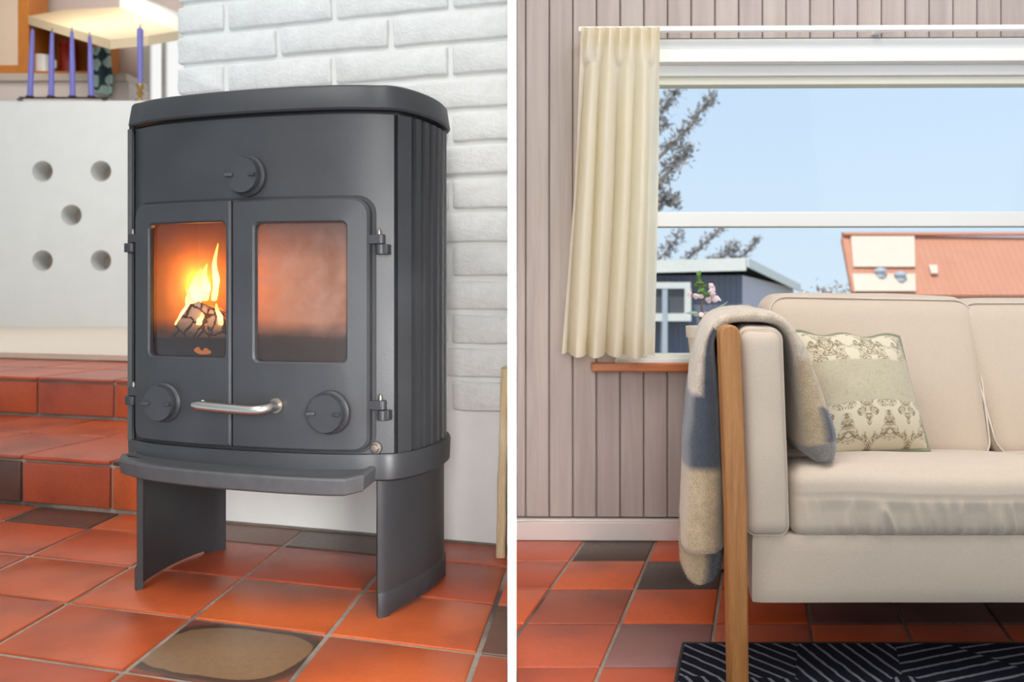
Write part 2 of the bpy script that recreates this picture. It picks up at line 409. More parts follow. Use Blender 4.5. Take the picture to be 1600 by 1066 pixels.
def m_roof():
    d = Nd('orange_roof_tile'); v = d.coords('Object', (1, 1, 1)); s_ = d.n('ShaderNodeSeparateXYZ'); d.l(v, s_.inputs[0])
    st = d.math('SINE', d.math('MULTIPLY', s_.outputs[2], 60.0)); st2 = d.math('SINE', d.math('MULTIPLY', s_.outputs[0], 26.0))
    n = d.noise(v, 1.5, 4)
    c = d.mix(n, sr(204, 140, 112), sr(220, 160, 132))
    c = d.mix(d.math('MULTIPLY', d.ramp(st, [(0.0, (1, 1, 1)), (0.4, (0, 0, 0))]), 0.3), c, sr(170, 90, 62))
    return d.done(d.bsdf(c, 0.8, d.bump(st2, 0.3, 0.03)))
def m_holewall():
    d = Nd('white_painted_masonry'); v = d.coords('Object', (1, 1, 1))
    mp = d.n('ShaderNodeMapping'); mp.inputs['Rotation'].default_value = (radians(90), 0, 0); d.l(v, mp.inputs[0])
    b = d.n('ShaderNodeTexBrick'); b.inputs['Scale'].default_value = 2.6; b.inputs['Mortar Size'].default_value = 0.012
    d.l(mp.outputs[0], b.inputs['Vector'])
    b.inputs['Color1'].default_value = (1, 1, 1, 1); b.inputs['Color2'].default_value = (1, 1, 1, 1); b.inputs['Mortar'].default_value = (0, 0, 0, 1)
    n = d.noise(v, 6, 4); c = d.mix(n, sr(226, 225, 222), sr(236, 235, 233))
    return d.done(d.bsdf(c, 0.6, d.bump(b.outputs[0], 0.25, 0.02)))
def m_log():
    d = Nd('charred_log'); v = d.coords('Object', (1, 0.6, 1))
    vo = d.n('ShaderNodeTexVoronoi'); vo.feature = 'DISTANCE_TO_EDGE'; vo.inputs['Scale'].default_value = 34
    wv = d.noise(v, 30, 3); mv = d.n('ShaderNodeVectorMath'); mv.operation = 'ADD'; d.l(v, mv.inputs[0])
    mm = d.math('MULTIPLY', wv, 0.03); d.l(mm, mv.inputs[1]); d.l(mv.outputs[0], vo.inputs['Vector'])
    k = d.ramp(vo.outputs['Distance'], [(0.03, (0, 0, 0)), (0.11, (1, 1, 1))])
    c = d.mix(k, sr(70, 46, 36), d.mix(d.noise(v, 60, 4), sr(196, 150, 122), sr(236, 204, 184)))
    return d.done(d.bsdf(c, 0.9, d.bump(k, 0.6, 0.006)))
def m_lit(name, col, st):
    d = Nd(name); e = d.n('ShaderNodeEmission'); e.inputs[0].default_value = (*col, 1); e.inputs[1].default_value = st
    return d.done(e)
def m_dots():
    d = Nd('dark_dotted_cloth'); v = d.coords('Object', (1, 1, 1))
    vo = d.n('ShaderNodeTexVoronoi'); vo.inputs['Scale'].default_value = 6.5; vo.inputs['Randomness'].default_value = 0.35; d.l(v, vo.inputs['Vector'])
    k = d.ramp(vo.outputs['Distance'], [(0.40, (1, 1, 1)), (0.46, (0, 0, 0))])
    return d.done(d.bsdf(d.mix(k, sr(44, 66, 74), sr(176, 200, 192)), 0.8))

M = dict(
    iron=m_iron(), tile=m_tile(), flash=m_flash_tile(), brick=m_white_brick(), board=m_board(),
    dusty_iron=m_plain('dusty_iron', sr(74, 74, 76), 0.5, 40, 0.3, 0.1),
    dark_iron=m_plain('sooty_iron', sr(40, 40, 42), 0.7, 30, 0.2),
    grout=m_grout(),
    dark_grout=m_plain('worn_grout', sr(120, 112, 102), 0.85, 30, 0.35, 0.3),
    white=m_plain('white_paint', sr(238, 237, 234), 0.5, 8, 0.02),
    plaster=m_plain('white_plaster', sr(232, 231, 228), 0.7, 14, 0.04, 0.25),
    trimw=m_plain('trim_paint', sr(228, 216, 210), 0.45, 10, 0.04),
    frame=m_plain('window_paint', sr(238, 238, 236), 0.4, 10, 0.02),
    frame_cream=m_plain('window_paint_cream', sr(232, 229, 214), 0.4, 10, 0.02),
    steel=m_plain('brushed_steel', sr(205, 200, 194), 0.28, 60, 0.06, Metallic=1.0),
    bolt=m_plain('bolt_steel', sr(150, 140, 130), 0.4, 60, 0.1, Metallic=0.9),
    firebrick=m_plain('firebrick', sr(170, 122, 84), 0.9, 20, 0.2, 0.4),
    oak=m_wood('oiled_oak', sr(146, 92, 46), sr(186, 130, 74), (55, 40, 2.2), 0.42),
    sill=m_wood('varnished_sill', sr(168, 92, 44), sr(196, 118, 66), (2.5, 40, 40), 0.35),
    cab=m_wood('cabinet_oak', sr(186, 106, 36), sr(214, 136, 58), (30, 30, 3), 0.4),
    cab_panel=m_plain('cabinet_panel', sr(232, 205, 180), 0.5, 6, 0.03),
    floorwood=m_wood('pale_floor', sr(218, 200, 178), sr(234, 218, 198), (3, 30, 30), 0.5),
    sofa=m_fabric('cream_upholstery', sr(207, 189, 171), 0.05),
    piping=m_fabric('cream_piping', sr(222, 210, 196), 0.03),
    blanket=m_attr_fabric('wool_blanket'), pillow=m_pillow(),
    green_trim=m_fabric('sage_piping', sr(140, 144, 118), 0.1),
    curtain=m_curtain('cream_curtain', sr(244, 238, 230), sr(255, 249, 224), 0.55),
    glass=m_glass('window_glass', (0.985, 0.99, 0.99), 0.12),
    soot_clear=m_soot_glass('stove_glass_clear', 0.05, 0.85, 0.45),
    soot_dim=m_soot_glass('stove_glass_hazed', 0.62, 0.96, 0.6),
    flame=m_flame(), rug=m_rug(), roof=m_roof(), holewall=m_holewall(), dots=m_dots(),
    bark=m_log(),
    slabwood=m_wood('raw_pale_wood', sr(196, 166, 122), sr(232, 210, 172), (20, 20, 3), 0.7),
    candle=m_plain('blue_candle_wax', sr(118, 116, 194), 0.4, 10, 0.08, Subsurface_Weight=0.1),
    brass=m_plain('brass', sr(176, 140, 80), 0.35, 20, 0.1, Metallic=0.9),
    black_wire=m_plain('black_wire', sr(40, 38, 40), 0.5),
    mug=m_plain('white_glaze', sr(240, 236, 228), 0.25), red=m_plain('red_tin', sr(176, 44, 20), 0.4),
    kwall=m_plain('kitchen_plaster', sr(222, 206, 198), 0.7, 4, 0.03),
    hood=m_plain('hood_enamel', sr(228, 206, 170), 0.4, 3, 0.03), hoodw=m_plain('hood_white', sr(246, 244, 240), 0.4, 3, 0.02),
    counter=m_plain('counter', sr(196, 180, 166), 0.4, 6, 0.05),
    pot=m_plain('cream_pot', sr(238, 228, 212), 0.45, 12, 0.03),
    leaf=m_plain('plant_leaf', sr(98, 140, 58), 0.5, 30, 0.25), leaf_pale=m_plain('pale_leaf', sr(150, 180, 160), 0.5, 30, 0.2),
    petal=m_plain('pink_white_petal', sr(244, 224, 226), 0.5, 30, 0.06),
    stem=m_plain('plant_stem', sr(120, 100, 84), 0.7), soil=m_plain('potting_soil', sr(60, 46, 36), 0.9, 80, 0.3, 0.5),
    shed=m_plain('slate_blue_boards', sr(118, 122, 140), 0.7, 4, 0.1), shed_pale=m_plain('gable_boards', sr(206, 198, 208), 0.7, 4, 0.06),
    fascia=m_plain('white_fascia', sr(236, 236, 230), 0.5), roof_felt=m_plain('roof_felt', sr(90, 90, 96), 0.9),
    dark_glass=m_plain('dark_pane', sr(92, 94, 98), 0.15, 2, 0.3),
    house=m_plain('house_plaster', sr(170, 172, 182), 0.8), roof_panel=m_plain('pale_roof_sheet', sr(226, 206, 186), 0.6, 3, 0.04),
    vent=m_plain('vent_metal', sr(190, 196, 206), 0.4),
    needles=m_plain('pine_foliage', sr(176, 170, 168), 0.8, 6, 0.3), trunk=m_plain('tree_bark', sr(150, 140, 134), 0.9, 10, 0.2, 0.4),
    ground=m_plain('dry_ground', sr(150, 150, 130), 0.9, 3, 0.2), bush=m_plain('rust_bush', sr(150, 112, 84), 0.8, 8, 0.3),
    lit=m_lit('glowing_blind', (1.0, 1.0, 0.99), 0.95), ember=m_lit('ember', (1.0, 0.25, 0.03), 3.0),
    rail=m_plain('white_rail', sr(244, 243, 240), 0.35, 8, 0.01),
    ceil=m_plain('ceiling_paint', sr(240, 239, 236), 0.8, 3, 0.02),
)
# ------------------------------------------------------------------ setting: floors with their tiles
PK = -60.0 / 1300.0                              # the partition runs along X = PK * Y
PT = 0.0073                                      # half its thickness
def clip(poly, nrm, d):                          # keep points with n.p <= d
    out = []
    for i in range(len(poly)):
        a, b = poly[i], poly[(i + 1) % len(poly)]
        da = nrm[0] * a[0] + nrm[1] * a[1] - d; db = nrm[0] * b[0] + nrm[1] * b[1] - d
        if da <= 0: out.append(a)
        if (da < 0 < db) or (db < 0 < da):
            t = da / (da - db); out.append((a[0] + (b[0] - a[0]) * t, a[1] + (b[1] - a[1]) * t))
    return out
def area(p):
    return 0.5 * abs(sum(p[i][0] * p[(i + 1) % len(p)][1] - p[(i + 1) % len(p)][0] * p[i][1] for i in range(len(p))))
def tile_obj(poly, z, parent, color, mat=None, name='tile', th=0.008, rz=0.0, cen=None):
    """One tile: a slab with an eased top edge, its origin at its middle."""
    if len(poly) < 3 or area(poly) < 2e-4: return None
    cx = sum(p[0] for p in poly) / len(poly); cy = sum(p[1] for p in poly) / len(poly)
    cr, srr = cos(-rz), sin(-rz)
    loc = [((p[0] - cx) * cr - (p[1] - cy) * srr, (p[0] - cx) * srr + (p[1] - cy) * cr) for p in poly]
    n = len(loc)
    def ring(k, zz):
        return [(q[0] - k * q[0] / max(1e-6, sqrt(q[0] ** 2 + q[1] ** 2)), q[1] - k * q[1] / max(1e-6, sqrt(q[0] ** 2 + q[1] ** 2)), zz) for q in loc]
    b = MB(); b.loft([ring(0, -th), ring(0, -0.003), ring(0.0022, -0.0008), ring(0.005, 0.0)], True, False, True)
    o = b.build(name, mat or M['tile'], parent, 30, color)
    o.location = (cx, cy, z + random.uniform(-0.0006, 0.0006)); o.rotation_euler = (0, 0, rz)
    return o
TERRA = [sr(198, 92, 50), sr(190, 84, 48), sr(176, 80, 50), sr(202, 98, 52), sr(182, 88, 60), sr(194, 88, 44), sr(186, 92, 66)]
BROWN = [sr(96, 66, 54), sr(88, 64, 56), sr(110, 74, 58)]

slabL = [L2W(-1.7, -0.62), L2W(1.2, -0.62), L2W(1.2, 0.60), L2W(-1.7, 0.60)]
b = MB(); q = [(p.x, p.y) for p in slabL]
q = clip(q, (1, -PK), -0.0002)
b.prism(q, lambda p: (p[0], p[1], -0.08), lambda p: (p[0], p[1], -0.0045))
floor1 = tag(b.build('floor', M['grout'], None, 0), kind='structure')
NODE = lambda i, j: (-0.072 + 0.3075 * i - 0.047 * j, -0.098 + 0.2315 * j)
G = 0.0056
FIX = {(0, -1): 'flash', (0, 2): 1, (-1, 2): 2, (2, 0): 2, (-3, 2): 0, (-4, 1): 2}
for j in range(-2, 3):
    for i in range(-6, 5):
        quad = []
        for (a, c_) in ((0, 0), (1, 0), (1, 1), (0, 1)):
            n0 = NODE(i + a, j + c_); gu = G if a == 0 else -G; gv = G if c_ == 0 else -G
            quad.append((n0[0] + gu - 0.2 * gv, n0[1] + gv))
        quad = clip(quad, (0, 1), 0.514)
        quad = clip(quad, (-1, 0), 1.66)
        if len(quad) < 3: continue
        wq = [(L2W(*p).x, L2W(*p).y) for p in quad]
        wq = clip(wq, (1, -PK), -PT - 0.001)
        if len(wq) < 3: continue
        f = FIX.get((i, j))
        if f == 'flash': tile_obj(wq, 0, floor1, (1, 1, 1), M['flash'], rz=-LA)
        else: tile_obj(wq, 0, floor1, BROWN[f] if f is not None else random.choice(TERRA), rz=-LA)

q = [(-0.2, 0.75), (2.7, 0.75), (2.7, 2.33), (-0.2, 2.33)]
q = clip(q, (-1, PK), -0.0002)
b = MB(); b.prism(q, lambda p: (p[0], p[1], -0.08), lambda p: (p[0], p[1], -0.0045))
floor2 = tag(b.build('floor', M['grout'], None, 0), kind='structure')
ROW = lambda j: 1.653 + 0.192 * j
NODR = lambda i, j: (0.139 + 0.1885 * i + 0.255 * (ROW(j) - 1.656), ROW(j))
FIXR = {(-1, 2): sr(82, 66, 56), (0, 1): sr(84, 70, 64), (0, -1): sr(150, 104, 100), (-1, 0): sr(168, 86, 62), (2, 0): sr(120, 84, 76), (3, 0): sr(112, 82, 78), (4, 0): sr(104, 80, 78)}  # the greyish purple tile holds bluish glare in its colour
g2 = 0.0036
for j in range(-4, 3):
    for i in range(-4, 14):
        quad = []
        for (a, c_) in ((0, 0), (1, 0), (1, 1), (0, 1)):
            n0 = NODR(i + a, j + c_); gu = g2 if a == 0 else -g2; gv = 0.0028 if c_ == 0 else -0.0028
            quad.append((n0[0] + gu + 0.255 * gv, n0[1] + gv))
        quad = clip(clip(clip(quad, (0, 1), 2.199), (-1, PK), -PT - 0.001), (1, 0), 2.6)
        quad = clip(quad, (0, -1), -0.8)
        if len(quad) < 3: continue
        tile_obj(quad, 0, floor2, FIXR.get((i, j)) or tuple(min(1, 1.25 * q_) for q_ in random.choice(TERRA)))

# ------------------------------------------------------------------ added partition standing for the white dividing strip, seen end on
yb = 2.32
b = MB(); poly = [(PK * 1.36 - PT, 1.36), (PK * 1.36 + PT, 1.36), (PK * yb + PT, yb), (PK * yb - PT, yb)]
b.prism(poly, lambda p: (p[0], p[1], -0.004), lambda p: (p[0], p[1], 2.4))
tag(b.build('wall_divider', M['white'], None, 0), kind='structure')

# ------------------------------------------------------------------ chimney breast of painted bricks
CV = 0.517
cu0 = LV(279, 60, CV)[0]
wall_l = empty('wall_chimney', LO, -LA); tag(wall_l, kind='structure')
def ulim(v): return (-PT - 0.002 - LO.x - v * LS + PK * (LO.y + v * LC)) / (LC + PK * LS)
CUR = ulim(CV - 0.006) - 0.001
q = [(cu0 + 0.012, CV + 0.0065), (ulim(CV + 0.0065), CV + 0.0065), (ulim(CV + 0.40), CV + 0.40), (cu0 + 0.012, CV + 0.40)]
b = MB(); b.prism(q, lambda p: (p[0], p[1], 0.0), lambda p: (p[0], p[1], 4.2))
b.build('mortar_face', M['plaster'], wall_l, 0)
# smooth painted foot of the breast, rough along its lower edge
def foot(a, c):
    u = cu0 + 0.004 + (CUR - cu0 - 0.004) * a; z = -0.002 + 0.345 * c
    n = noise.noise(Vector((u * 9, z * 9, 3))) * 0.003 + noise.noise(Vector((u * 40, z * 40, 1))) * 0.0012
    return (u, CV + 0.001 - n * 0.8, z)
b = MB(); b.grid(70, 26, foot); b.build('plaster_foot', M['plaster'], wall_l, 180)
def brick_mesh(L, hh, seed):
    rnd = random.Random(seed)
    n = 3; ring0 = []; r = 0.006
    base = rrect(-L / 2, L / 2, -hh / 2, hh / 2, r, 6, 2)
    jit = [(p[0] + noise.noise(Vector((p[0] * 30, p[1] * 30, seed))) * 0.0035, p[1] + noise.noise(Vector((p[0] * 30, p[1] * 30, seed + 9.5))) * 0.003) for p in base]
    b = MB()
    b.loft([[(p[0], 0.010, p[1]) for p in jit], [(p[0], -0.001 + 0.002, p[1]) for p in jit],
            [(p[0] * (1 - 0.004 / L), -0.0025 + noise.noise(Vector((p[0] * 20, p[1] * 20, seed))) * 0.001, p[1] * (1 - 0.004 / hh)) for p in jit],
            [(p[0] * (1 - 0.011 / L), -0.0048 + noise.noise(Vector((p[0] * 14, p[1] * 14, seed + 4))) * 0.0015, p[1] * (1 - 0.011 / hh)) for p in jit]], True, False, True)
    return b.mesh('brick', 60)
u703 = LV(703, 300, CV)[0]; u610 = LV(610, 100, CV)[0]
BP = (u703 - u610) * 2.0
zrow0 = LV(766, 484, CV)[1]
zrow1 = LV(766, 59, CV)[1]
RP = (zrow1 - zrow0) / 8.0
BH = RP - 0.0135; BLn = BP - 0.016
variants = [brick_mesh(BLn, BH, k * 3.7) for k in range(8)]
for me in variants: me.materials.append(M['brick'])
k0 = -3
for k in range(k0, 14):
    zc = zrow0 + RP * k + BH / 2
    if zc - BH / 2 < 0.335: continue
    off = u703 if (k % 2 == 1) else u703 - BP / 2
    i0 = int((cu0 - off) / BP) - 2
    for i in range(i0, 6):
        a = off + i * BP + 0.008; c = a + BLn
        if c < cu0 + 0.03 or a > CUR - 0.02: continue
        jz = random.uniform(-0.0015, 0.0015)
        if c > CUR:
            L2 = CUR - a
            me = brick_mesh(L2, BH, k * 1.7); me.materials.append(M['brick']); o = link('brick', me, None, wall_l); o.location = (a + L2 / 2, CV, zc + jz)
            continue
        if a < cu0 - 0.001:
            L2 = c - cu0 - random.uniform(-0.003, 0.003)
            me = brick_mesh(L2, BH, k * 1.3); me.materials.append(M['brick']); o = link('brick', me, None, wall_l); o.location = (c - L2 / 2, CV, zc + jz)
            continue
        o = link('brick', random.choice(variants), None, wall_l)
        o.location = ((a + c) / 2 + random.uniform(-0.002, 0.002), CV + random.uniform(-0.001, 0.0012), zc + jz)
        o.rotation_euler = (0, random.uniform(-0.006, 0.006), 0)
b = MB(); b.box(cu0 + 0.006, CUR, CV - 0.004, CV + 0.004, -0.004, 0.005); b.build('floor_joint', M['dark_grout'], wall_l, 0)
# ------------------------------------------------------------------ two tiled steps and a timber landing
def step(name, v0, v1, z0, z1, joints_u, u_l, u_r, rows, nos=0.006):
    st = empty(name, LO, -LA); tag(st, kind='structure')
    b = MB(); b.box(u_l, u_r, v0 + 0.012, v1, z0 - 0.01, z1 - 0.0055); b.build('step_core', M['grout'], st, 0)
    p0 = joints_u[0]; pitch = joints_u[1]
    i0 = int((u_l - p0) / pitch) - 1
    for i in range(i0, 30):
        a = max(u_l, p0 + i * pitch + 0.006); c = min(u_r, p0 + (i + 1) * pitch - 0.006)
        if c - a < 0.01: continue
        col = random.choice(TERRA)
        if v0 < 1.0 and c < p0 + 0.01 and c > p0 - 0.02: col = BROWN[0]
        bb = MB(); bb.box(-(c - a) / 2, (c - a) / 2, 0.0, 0.012, -(z1 - z0 - 0.03) / 2, (z1 - z0 - 0.03) / 2)
        o = bb.build('riser_tile', M['tile'], st, 30, col); bevel(o, 0.003, 2)
        o.location = ((a + c) / 2, v0, z0 + (z1 - z0) / 2 - 0.006)
        vv = v0 - nos
        for r in rows:
            vend = min(v1, vv + r)
            bb = MB(); bb.box(-(c - a) / 2, (c - a) / 2, -(vend - vv - 0.01) / 2, (vend - vv - 0.01) / 2, -0.013, 0.0)
            o = bb.build('tread_tile', M['tile'], st, 30, random.choice(TERRA) if random.random() > 0.12 else random.choice(BROWN)); bevel(o, 0.004, 2)
            o.location = ((a + c) / 2, (vv + vend) / 2, z1)
            vv = vend
            if vv >= v1 - 0.02: break
    return st
ja, jb = LV(33, 750, CV)[0], LV(173, 760, CV)[0]
step('floor_step', CV, 1.18, 0.0, 0.153, (ja, jb - ja), -2.6, cu0 + 0.006, (0.34, 0.34))
ja, jb = LV(58, 620, 1.18)[0], LV(178, 625, 1.18)[0]
step('floor_step', 1.18, 1.87, 0.153, 0.310, (ja, jb - ja), -3.4, cu0 + 0.006, (0.35, 0.36))
st = empty('floor_landing', LO, -LA); tag(st, kind='structure')
b = MB(); b.box(-6.4, cu0 + 0.3, 1.872, 7.9, 0.0, 0.335); b.build('landing_core', M['grout'], st, 0)
for k in range(30):
    a = 1.866 + k * 0.20
    b = MB(); b.box(-6.4, cu0 + 0.004 if a < 2.0 else cu0 + 0.3, a, a + 0.197, 0.315 if k == 0 else 0.33, 0.345)
    bevel(b.build('floor_plank', M['floorwood'], st, 30), 0.002, 1)

# ------------------------------------------------------------------ white masonry wall with five round openings
HY = 7.3
hw = empty('wall_stair', (0, HY, 0), radians(-0.9)); tag(hw, kind='structure')
def HP(x, y):
    p = P(x, y, HY); return p.x, p.z
hr = 16.5 * HY / F
cols = [HP(58.5, 300)[0], HP(104.5, 300)[0], HP(151.5, 300)[0]]
rws = [HP(50, 407)[1], HP(50, 335)[1], HP(50, 266)[1]]
cw = 0.118
zt = HP(50, 155)[1]; zb = 0.345; xl, xr = -5.9, -2.5
xs = [xl] + [e for c in cols for e in (c - cw, c + cw)] + [xr]
zs = [zb] + [e for c in rws for e in (c - cw, c + cw)] + [zt]
b = MB(); holes = {(1, 1), (5, 1), (3, 3), (1, 5), (5, 5)}; TH = 0.22; NS = 32
for i in range(7):
    for j in range(7):
        x0, x1, z0, z1 = xs[i], xs[i + 1], zs[j], zs[j + 1]
        if (i, j) in holes:
            cx, cz = (x0 + x1) / 2, (z0 + z1) / 2
            sq = []; ci = []; cb = []
            for k in range(NS):
                a = 2 * pi * k / NS; m = max(abs(cos(a)), abs(sin(a)))
                sq.append((cx + cw * cos(a) / m, 0, cz + cw * sin(a) / m)); ci.append((cx + hr * cos(a), 0, cz + hr * sin(a))); cb.append((cx + hr * cos(a), TH, cz + hr * sin(a)))
            b.loft([sq, ci, cb], True, False, False)
        else:
            b.add([(x0, 0, z0), (x1, 0, z0), (x1, 0, z1), (x0, 0, z1)], [(0, 1, 2, 3)])
b.add([(xl, 0, zt), (xr, 0, zt), (xr, TH, zt), (xl, TH, zt)], [(0, 1, 2, 3)])
b.add([(xr, 0, zb), (xr, TH, zb), (xr, TH, zt), (xr, 0, zt)], [(0, 1, 2, 3)])
b.build('masonry', M['holewall'], hw, 30, fix=False)
b = MB(); b.box(xl, xr, TH, TH + 0.02, zb, zt); b.build('back_board', M['counter'], hw, 0)

# ------------------------------------------------------------------ shell of the left room
def shell(name, box, mat):
    b = MB(); b.box(*box); return tag(b.build(name, mat, None, 0), kind='structure')
shell('wall_kitchen', (-8.0, -0.2, 9.9, 10.0, 0, 4.25), M['kwall'])
shell('wall_left', (-8.1, -8.0, -2.6, 10.0, 0, 4.25), M['white'])
shell('wall_rear', (-8.1, 2.7, -2.7, -2.6, 0, 4.3), M['white'])
shell('ceiling', (-8.1, -0.12, -2.6, 10.0, 4.25, 4.35), M['ceil'])

# ------------------------------------------------------------------ right room: boarded wall with a wide window
BV = 0.016                                        # face of the boards behind the skirting's face
wr = empty('wall_back', RO, -RA); tag(wr, kind='structure')
WX0 = RV(962, 500, BV)[0]; WX1 = 2.05
WZ0 = RV(1000, 569, BV)[1]; WZ1 = RV(1000, 60, BV)[1]
xR = 2.6; zT = 2.4
b = MB()
b.box(-0.11, WX0, BV + 0.012, BV + 0.14, 0, zT); b.box(WX1, xR, BV + 0.012, BV + 0.14, 0, zT)
b.box(WX0, WX1, BV + 0.012, BV + 0.14, 0, WZ0); b.box(WX0, WX1, BV + 0.012, BV + 0.14, WZ1, zT)
b.build('wall_core', M['dark_grout'], wr, 0)
ug = RV(858, 700, BV)[0]; up = (RV(1043, 700, BV)[0] - ug) / 5.0
def board(a, c, z0, z1):
    if c - a < 0.008: return
    t = 0.003
    sec = [(a + 0.0012, 0.012), (a + 0.0012, t), (a + 0.0012 + t, 0.0), (c - 0.0012 - t, 0.0), (c - 0.0012, t), (c - 0.0012, 0.012)]
    m = (a + c) / 2
    b = MB(); b.prism(sec, lambda p: (p[0] - m, p[1], z0), lambda p: (p[0] - m, p[1], z1))
    k = random.uniform(0.93, 1.04)
    o = b.build('board', M['board'], wr, 25, (k, k * random.uniform(0.97, 1.0), k * random.uniform(0.96, 1.0)))
    o.location = (m, BV, 0)
for i in range(-3, 48):
    a = ug + i * up; c = a + up
    a2 = max(a, -0.092 + 0.0)
    if c < -0.085 or a > xR: continue
    if c <= WX0 or a >= WX1: board(a2, c, 0.06, zT)
    else:
        if a < WX0: board(a2, WX0, WZ0, WZ1)
        if c > WX1: board(WX1, c, WZ0, WZ1)
        aa, cc = a2, c
        board(aa, cc, 0.06, WZ0); board(aa, cc, WZ1, zT)
z1 = RV(900, 813, 0)[1]
b = MB(); b.box(-0.094, xR, 0.0, BV + 0.011, 0.0, z1 - 0.006); b.box(-0.094, xR, 0.005, BV + 0.011, z1 - 0.006, z1)
o = tag(b.build('baseboard_back', M['trimw'], None, 0), kind='structure'); o.location = RO; o.rotation_euler = (0, 0, -RA); bevel(o, 0.002, 2)
shell('wall_right', (2.6, 2.7, -2.6, 2.4, 0, 2.4), M['white'])
shell('ceiling', (0.0, 2.7, -2.6, 2.4, 2.4, 2.5), M['ceil'])

# window: head casing, outer frame, sashes, glazing bar, panes
wn = empty('window_1', RO, -RA); tag(wn, kind='structure')
zz = lambda y: RV(1300, y, 0.0)[1]
def wbox(name, x0, x1, v0, v1, z0, z1, mat, bw=0.002):
    b = MB(); b.box(x0, x1, v0, v1, z0, z1); return bevel(b.build(name, M[mat], wn, 0), bw, 2)
wbox('head_casing', WX0 - 0.05, WX1 + 0.05, 0.0, BV, zz(78.5), zz(60), 'frame')
wbox('head_frame', WX0, WX1, -0.012, 0.10, zz(98), zz(78.5), 'white')
wbox('head_stop', WX0, WX1, 0.018, 0.10, zz(115), zz(98), 'frame')
wbox('sash_rail', WX0 + 0.06, WX1 - 0.06, 0.030, 0.075, zz(127.5), zz(115), 'frame_cream')
wbox('jamb', WX0, WX0 + 0.035, -0.004, 0.10, WZ0, zz(98), 'white')
wbox('jamb', WX1 - 0.035, WX1, -0.004, 0.10, WZ0, zz(98), 'white')
wbox('sash_stile', WX0 + 0.035, WX0 + 0.085, 0.025, 0.075, WZ0 + 0.02, zz(120), 'frame_cream')
wbox('sash_stile', WX1 - 0.085, WX1 - 0.035, 0.025, 0.075, WZ0 + 0.02, zz(120), 'frame_cream')
wbox('glazing_bar', WX0 + 0.06, WX1 - 0.06, 0.020, 0.075, zz(353), zz(330), 'frame')
wbox('sash_rail', WX0 + 0.06, WX1 - 0.06, 0.030, 0.075, WZ0 + 0.01, zz(555), 'frame_cream')
wbox('sill_frame', WX0 - 0.002, WX1, -0.004, 0.10, WZ0, WZ0 + 0.016, 'white')
b = MB(); b.box(WX0 + 0.06, WX1 - 0.06, 0.050, 0.054, zz(340), zz(120)); b.build('pane', M['glass'], wn, 0)
b = MB(); b.box(WX0 + 0.06, WX1 - 0.06, 0.050, 0.054, zz(556) - 0.01, zz(340)); b.build('pane', M['glass'], wn, 0)
su0, sz1 = RV(924, 568, -0.03); sz0 = RV(924, 581.5, -0.03)[1]
b = MB(); b.box(su0, WX1 + 0.06, -0.03, BV, sz0, sz1)
o = tag(b.build('trim_1', M['sill'], None, 0), kind='structure'); o.location = RO; o.rotation_euler = (0, 0, -RA); bevel(o, 0.004, 3)
# ------------------------------------------------------------------ the wood stove
stove = empty('wood_stove', LO, -LA)
tag(stove, 'black cast iron wood stove with two glazed doors and a fire burning inside', 'stove')
IR = M['iron']
def cat_rom(pts, n=8):
    out = []
    for i in range(len(pts) - 1):
        p0 = pts[max(i - 1, 0)]; p1 = pts[i]; p2 = pts[i + 1]; p3 = pts[min(i + 2, len(pts) - 1)]
        for k in range(n):
            t = k / n
            out.append(tuple(0.5 * (2 * p1[q] + (p2[q] - p0[q]) * t + (2 * p0[q] - 5 * p1[q] + 4 * p2[q] - p3[q]) * t * t + (3 * p1[q] - p0[q] - 3 * p2[q] + p3[q]) * t ** 3) for q in range(len(p1))))
    out.append(tuple(pts[-1])); return out
FU = 0.318
SIDE = [(FU, vf(FU)), (0.334, 0.033), (0.3465, 0.078), (0.352, 0.13), (0.352, 0.18), (0.344, 0.23), (0.326, 0.27), (0.297, 0.30), (0.25, 0.315)]
side = cat_rom(SIDE, 6)
LFU = -0.308
LS_PTS = [(LFU, vf(LFU)), (-0.324, 0.004), (-0.334, 0.032)] + [(-u, v) for u, v in SIDE[2:]]
LSIDE = [(LFU, vf(LFU)), (-0.320, -0.002), (-0.3265, 0.008)] + [(-u, v) for u, v in cat_rom([(0.334, 0.032)] + SIDE[2:], 6)]
def outline(front_n=24):
    fr = [(LFU + (FU - LFU) * i / front_n, vf(LFU + (FU - LFU) * i / front_n)) for i in range(front_n + 1)]
    left = LSIDE
    return fr + side[1:] + left[::-1][:-1]
def offs(loop, d):
    n = len(loop); out = []
    for i in range(n):
        a = Vector(loop[i - 1]); c = Vector(loop[(i + 1) % n]); t = (c - a).normalized()
        nn = Vector((t.y, -t.x)); out.append((loop[i][0] + nn.x * d, loop[i][1] + nn.y * d))
    return out
OUT = outline()
_hc = [(u, vf(u)) for u in (0.0, 0.07, 0.14, 0.20, 0.25, 0.285)] + [(0.312, 0.012), (0.330, 0.034), (0.343, 0.068), (0.3505, 0.108), (0.353, 0.15), (0.350, 0.192), (0.341, 0.235), (0.325, 0.27), (0.297, 0.30), (0.25, 0.315)]
_hs = cat_rom(_hc, 6)
SYM = [(-u, v) for u, v in _hs][::-1] + _hs[1:]
SYM = SYM[::-1] if False else SYM
def band(name, prof, mat=IR, loop=SYM, smooth=42):
    """Closed band: profile of (offset, z) swept round the outline."""
    rings = [[(p[0], p[1], z) for p in offs(loop, d)] for d, z in prof]
    b = MB(); b.loft(rings, True, True, True); return b.build(name, mat, stove, smooth)
LZ0 = LV(400, 178, -0.03)[1]; LZ1 = LV(400, 139, -0.03)[1]
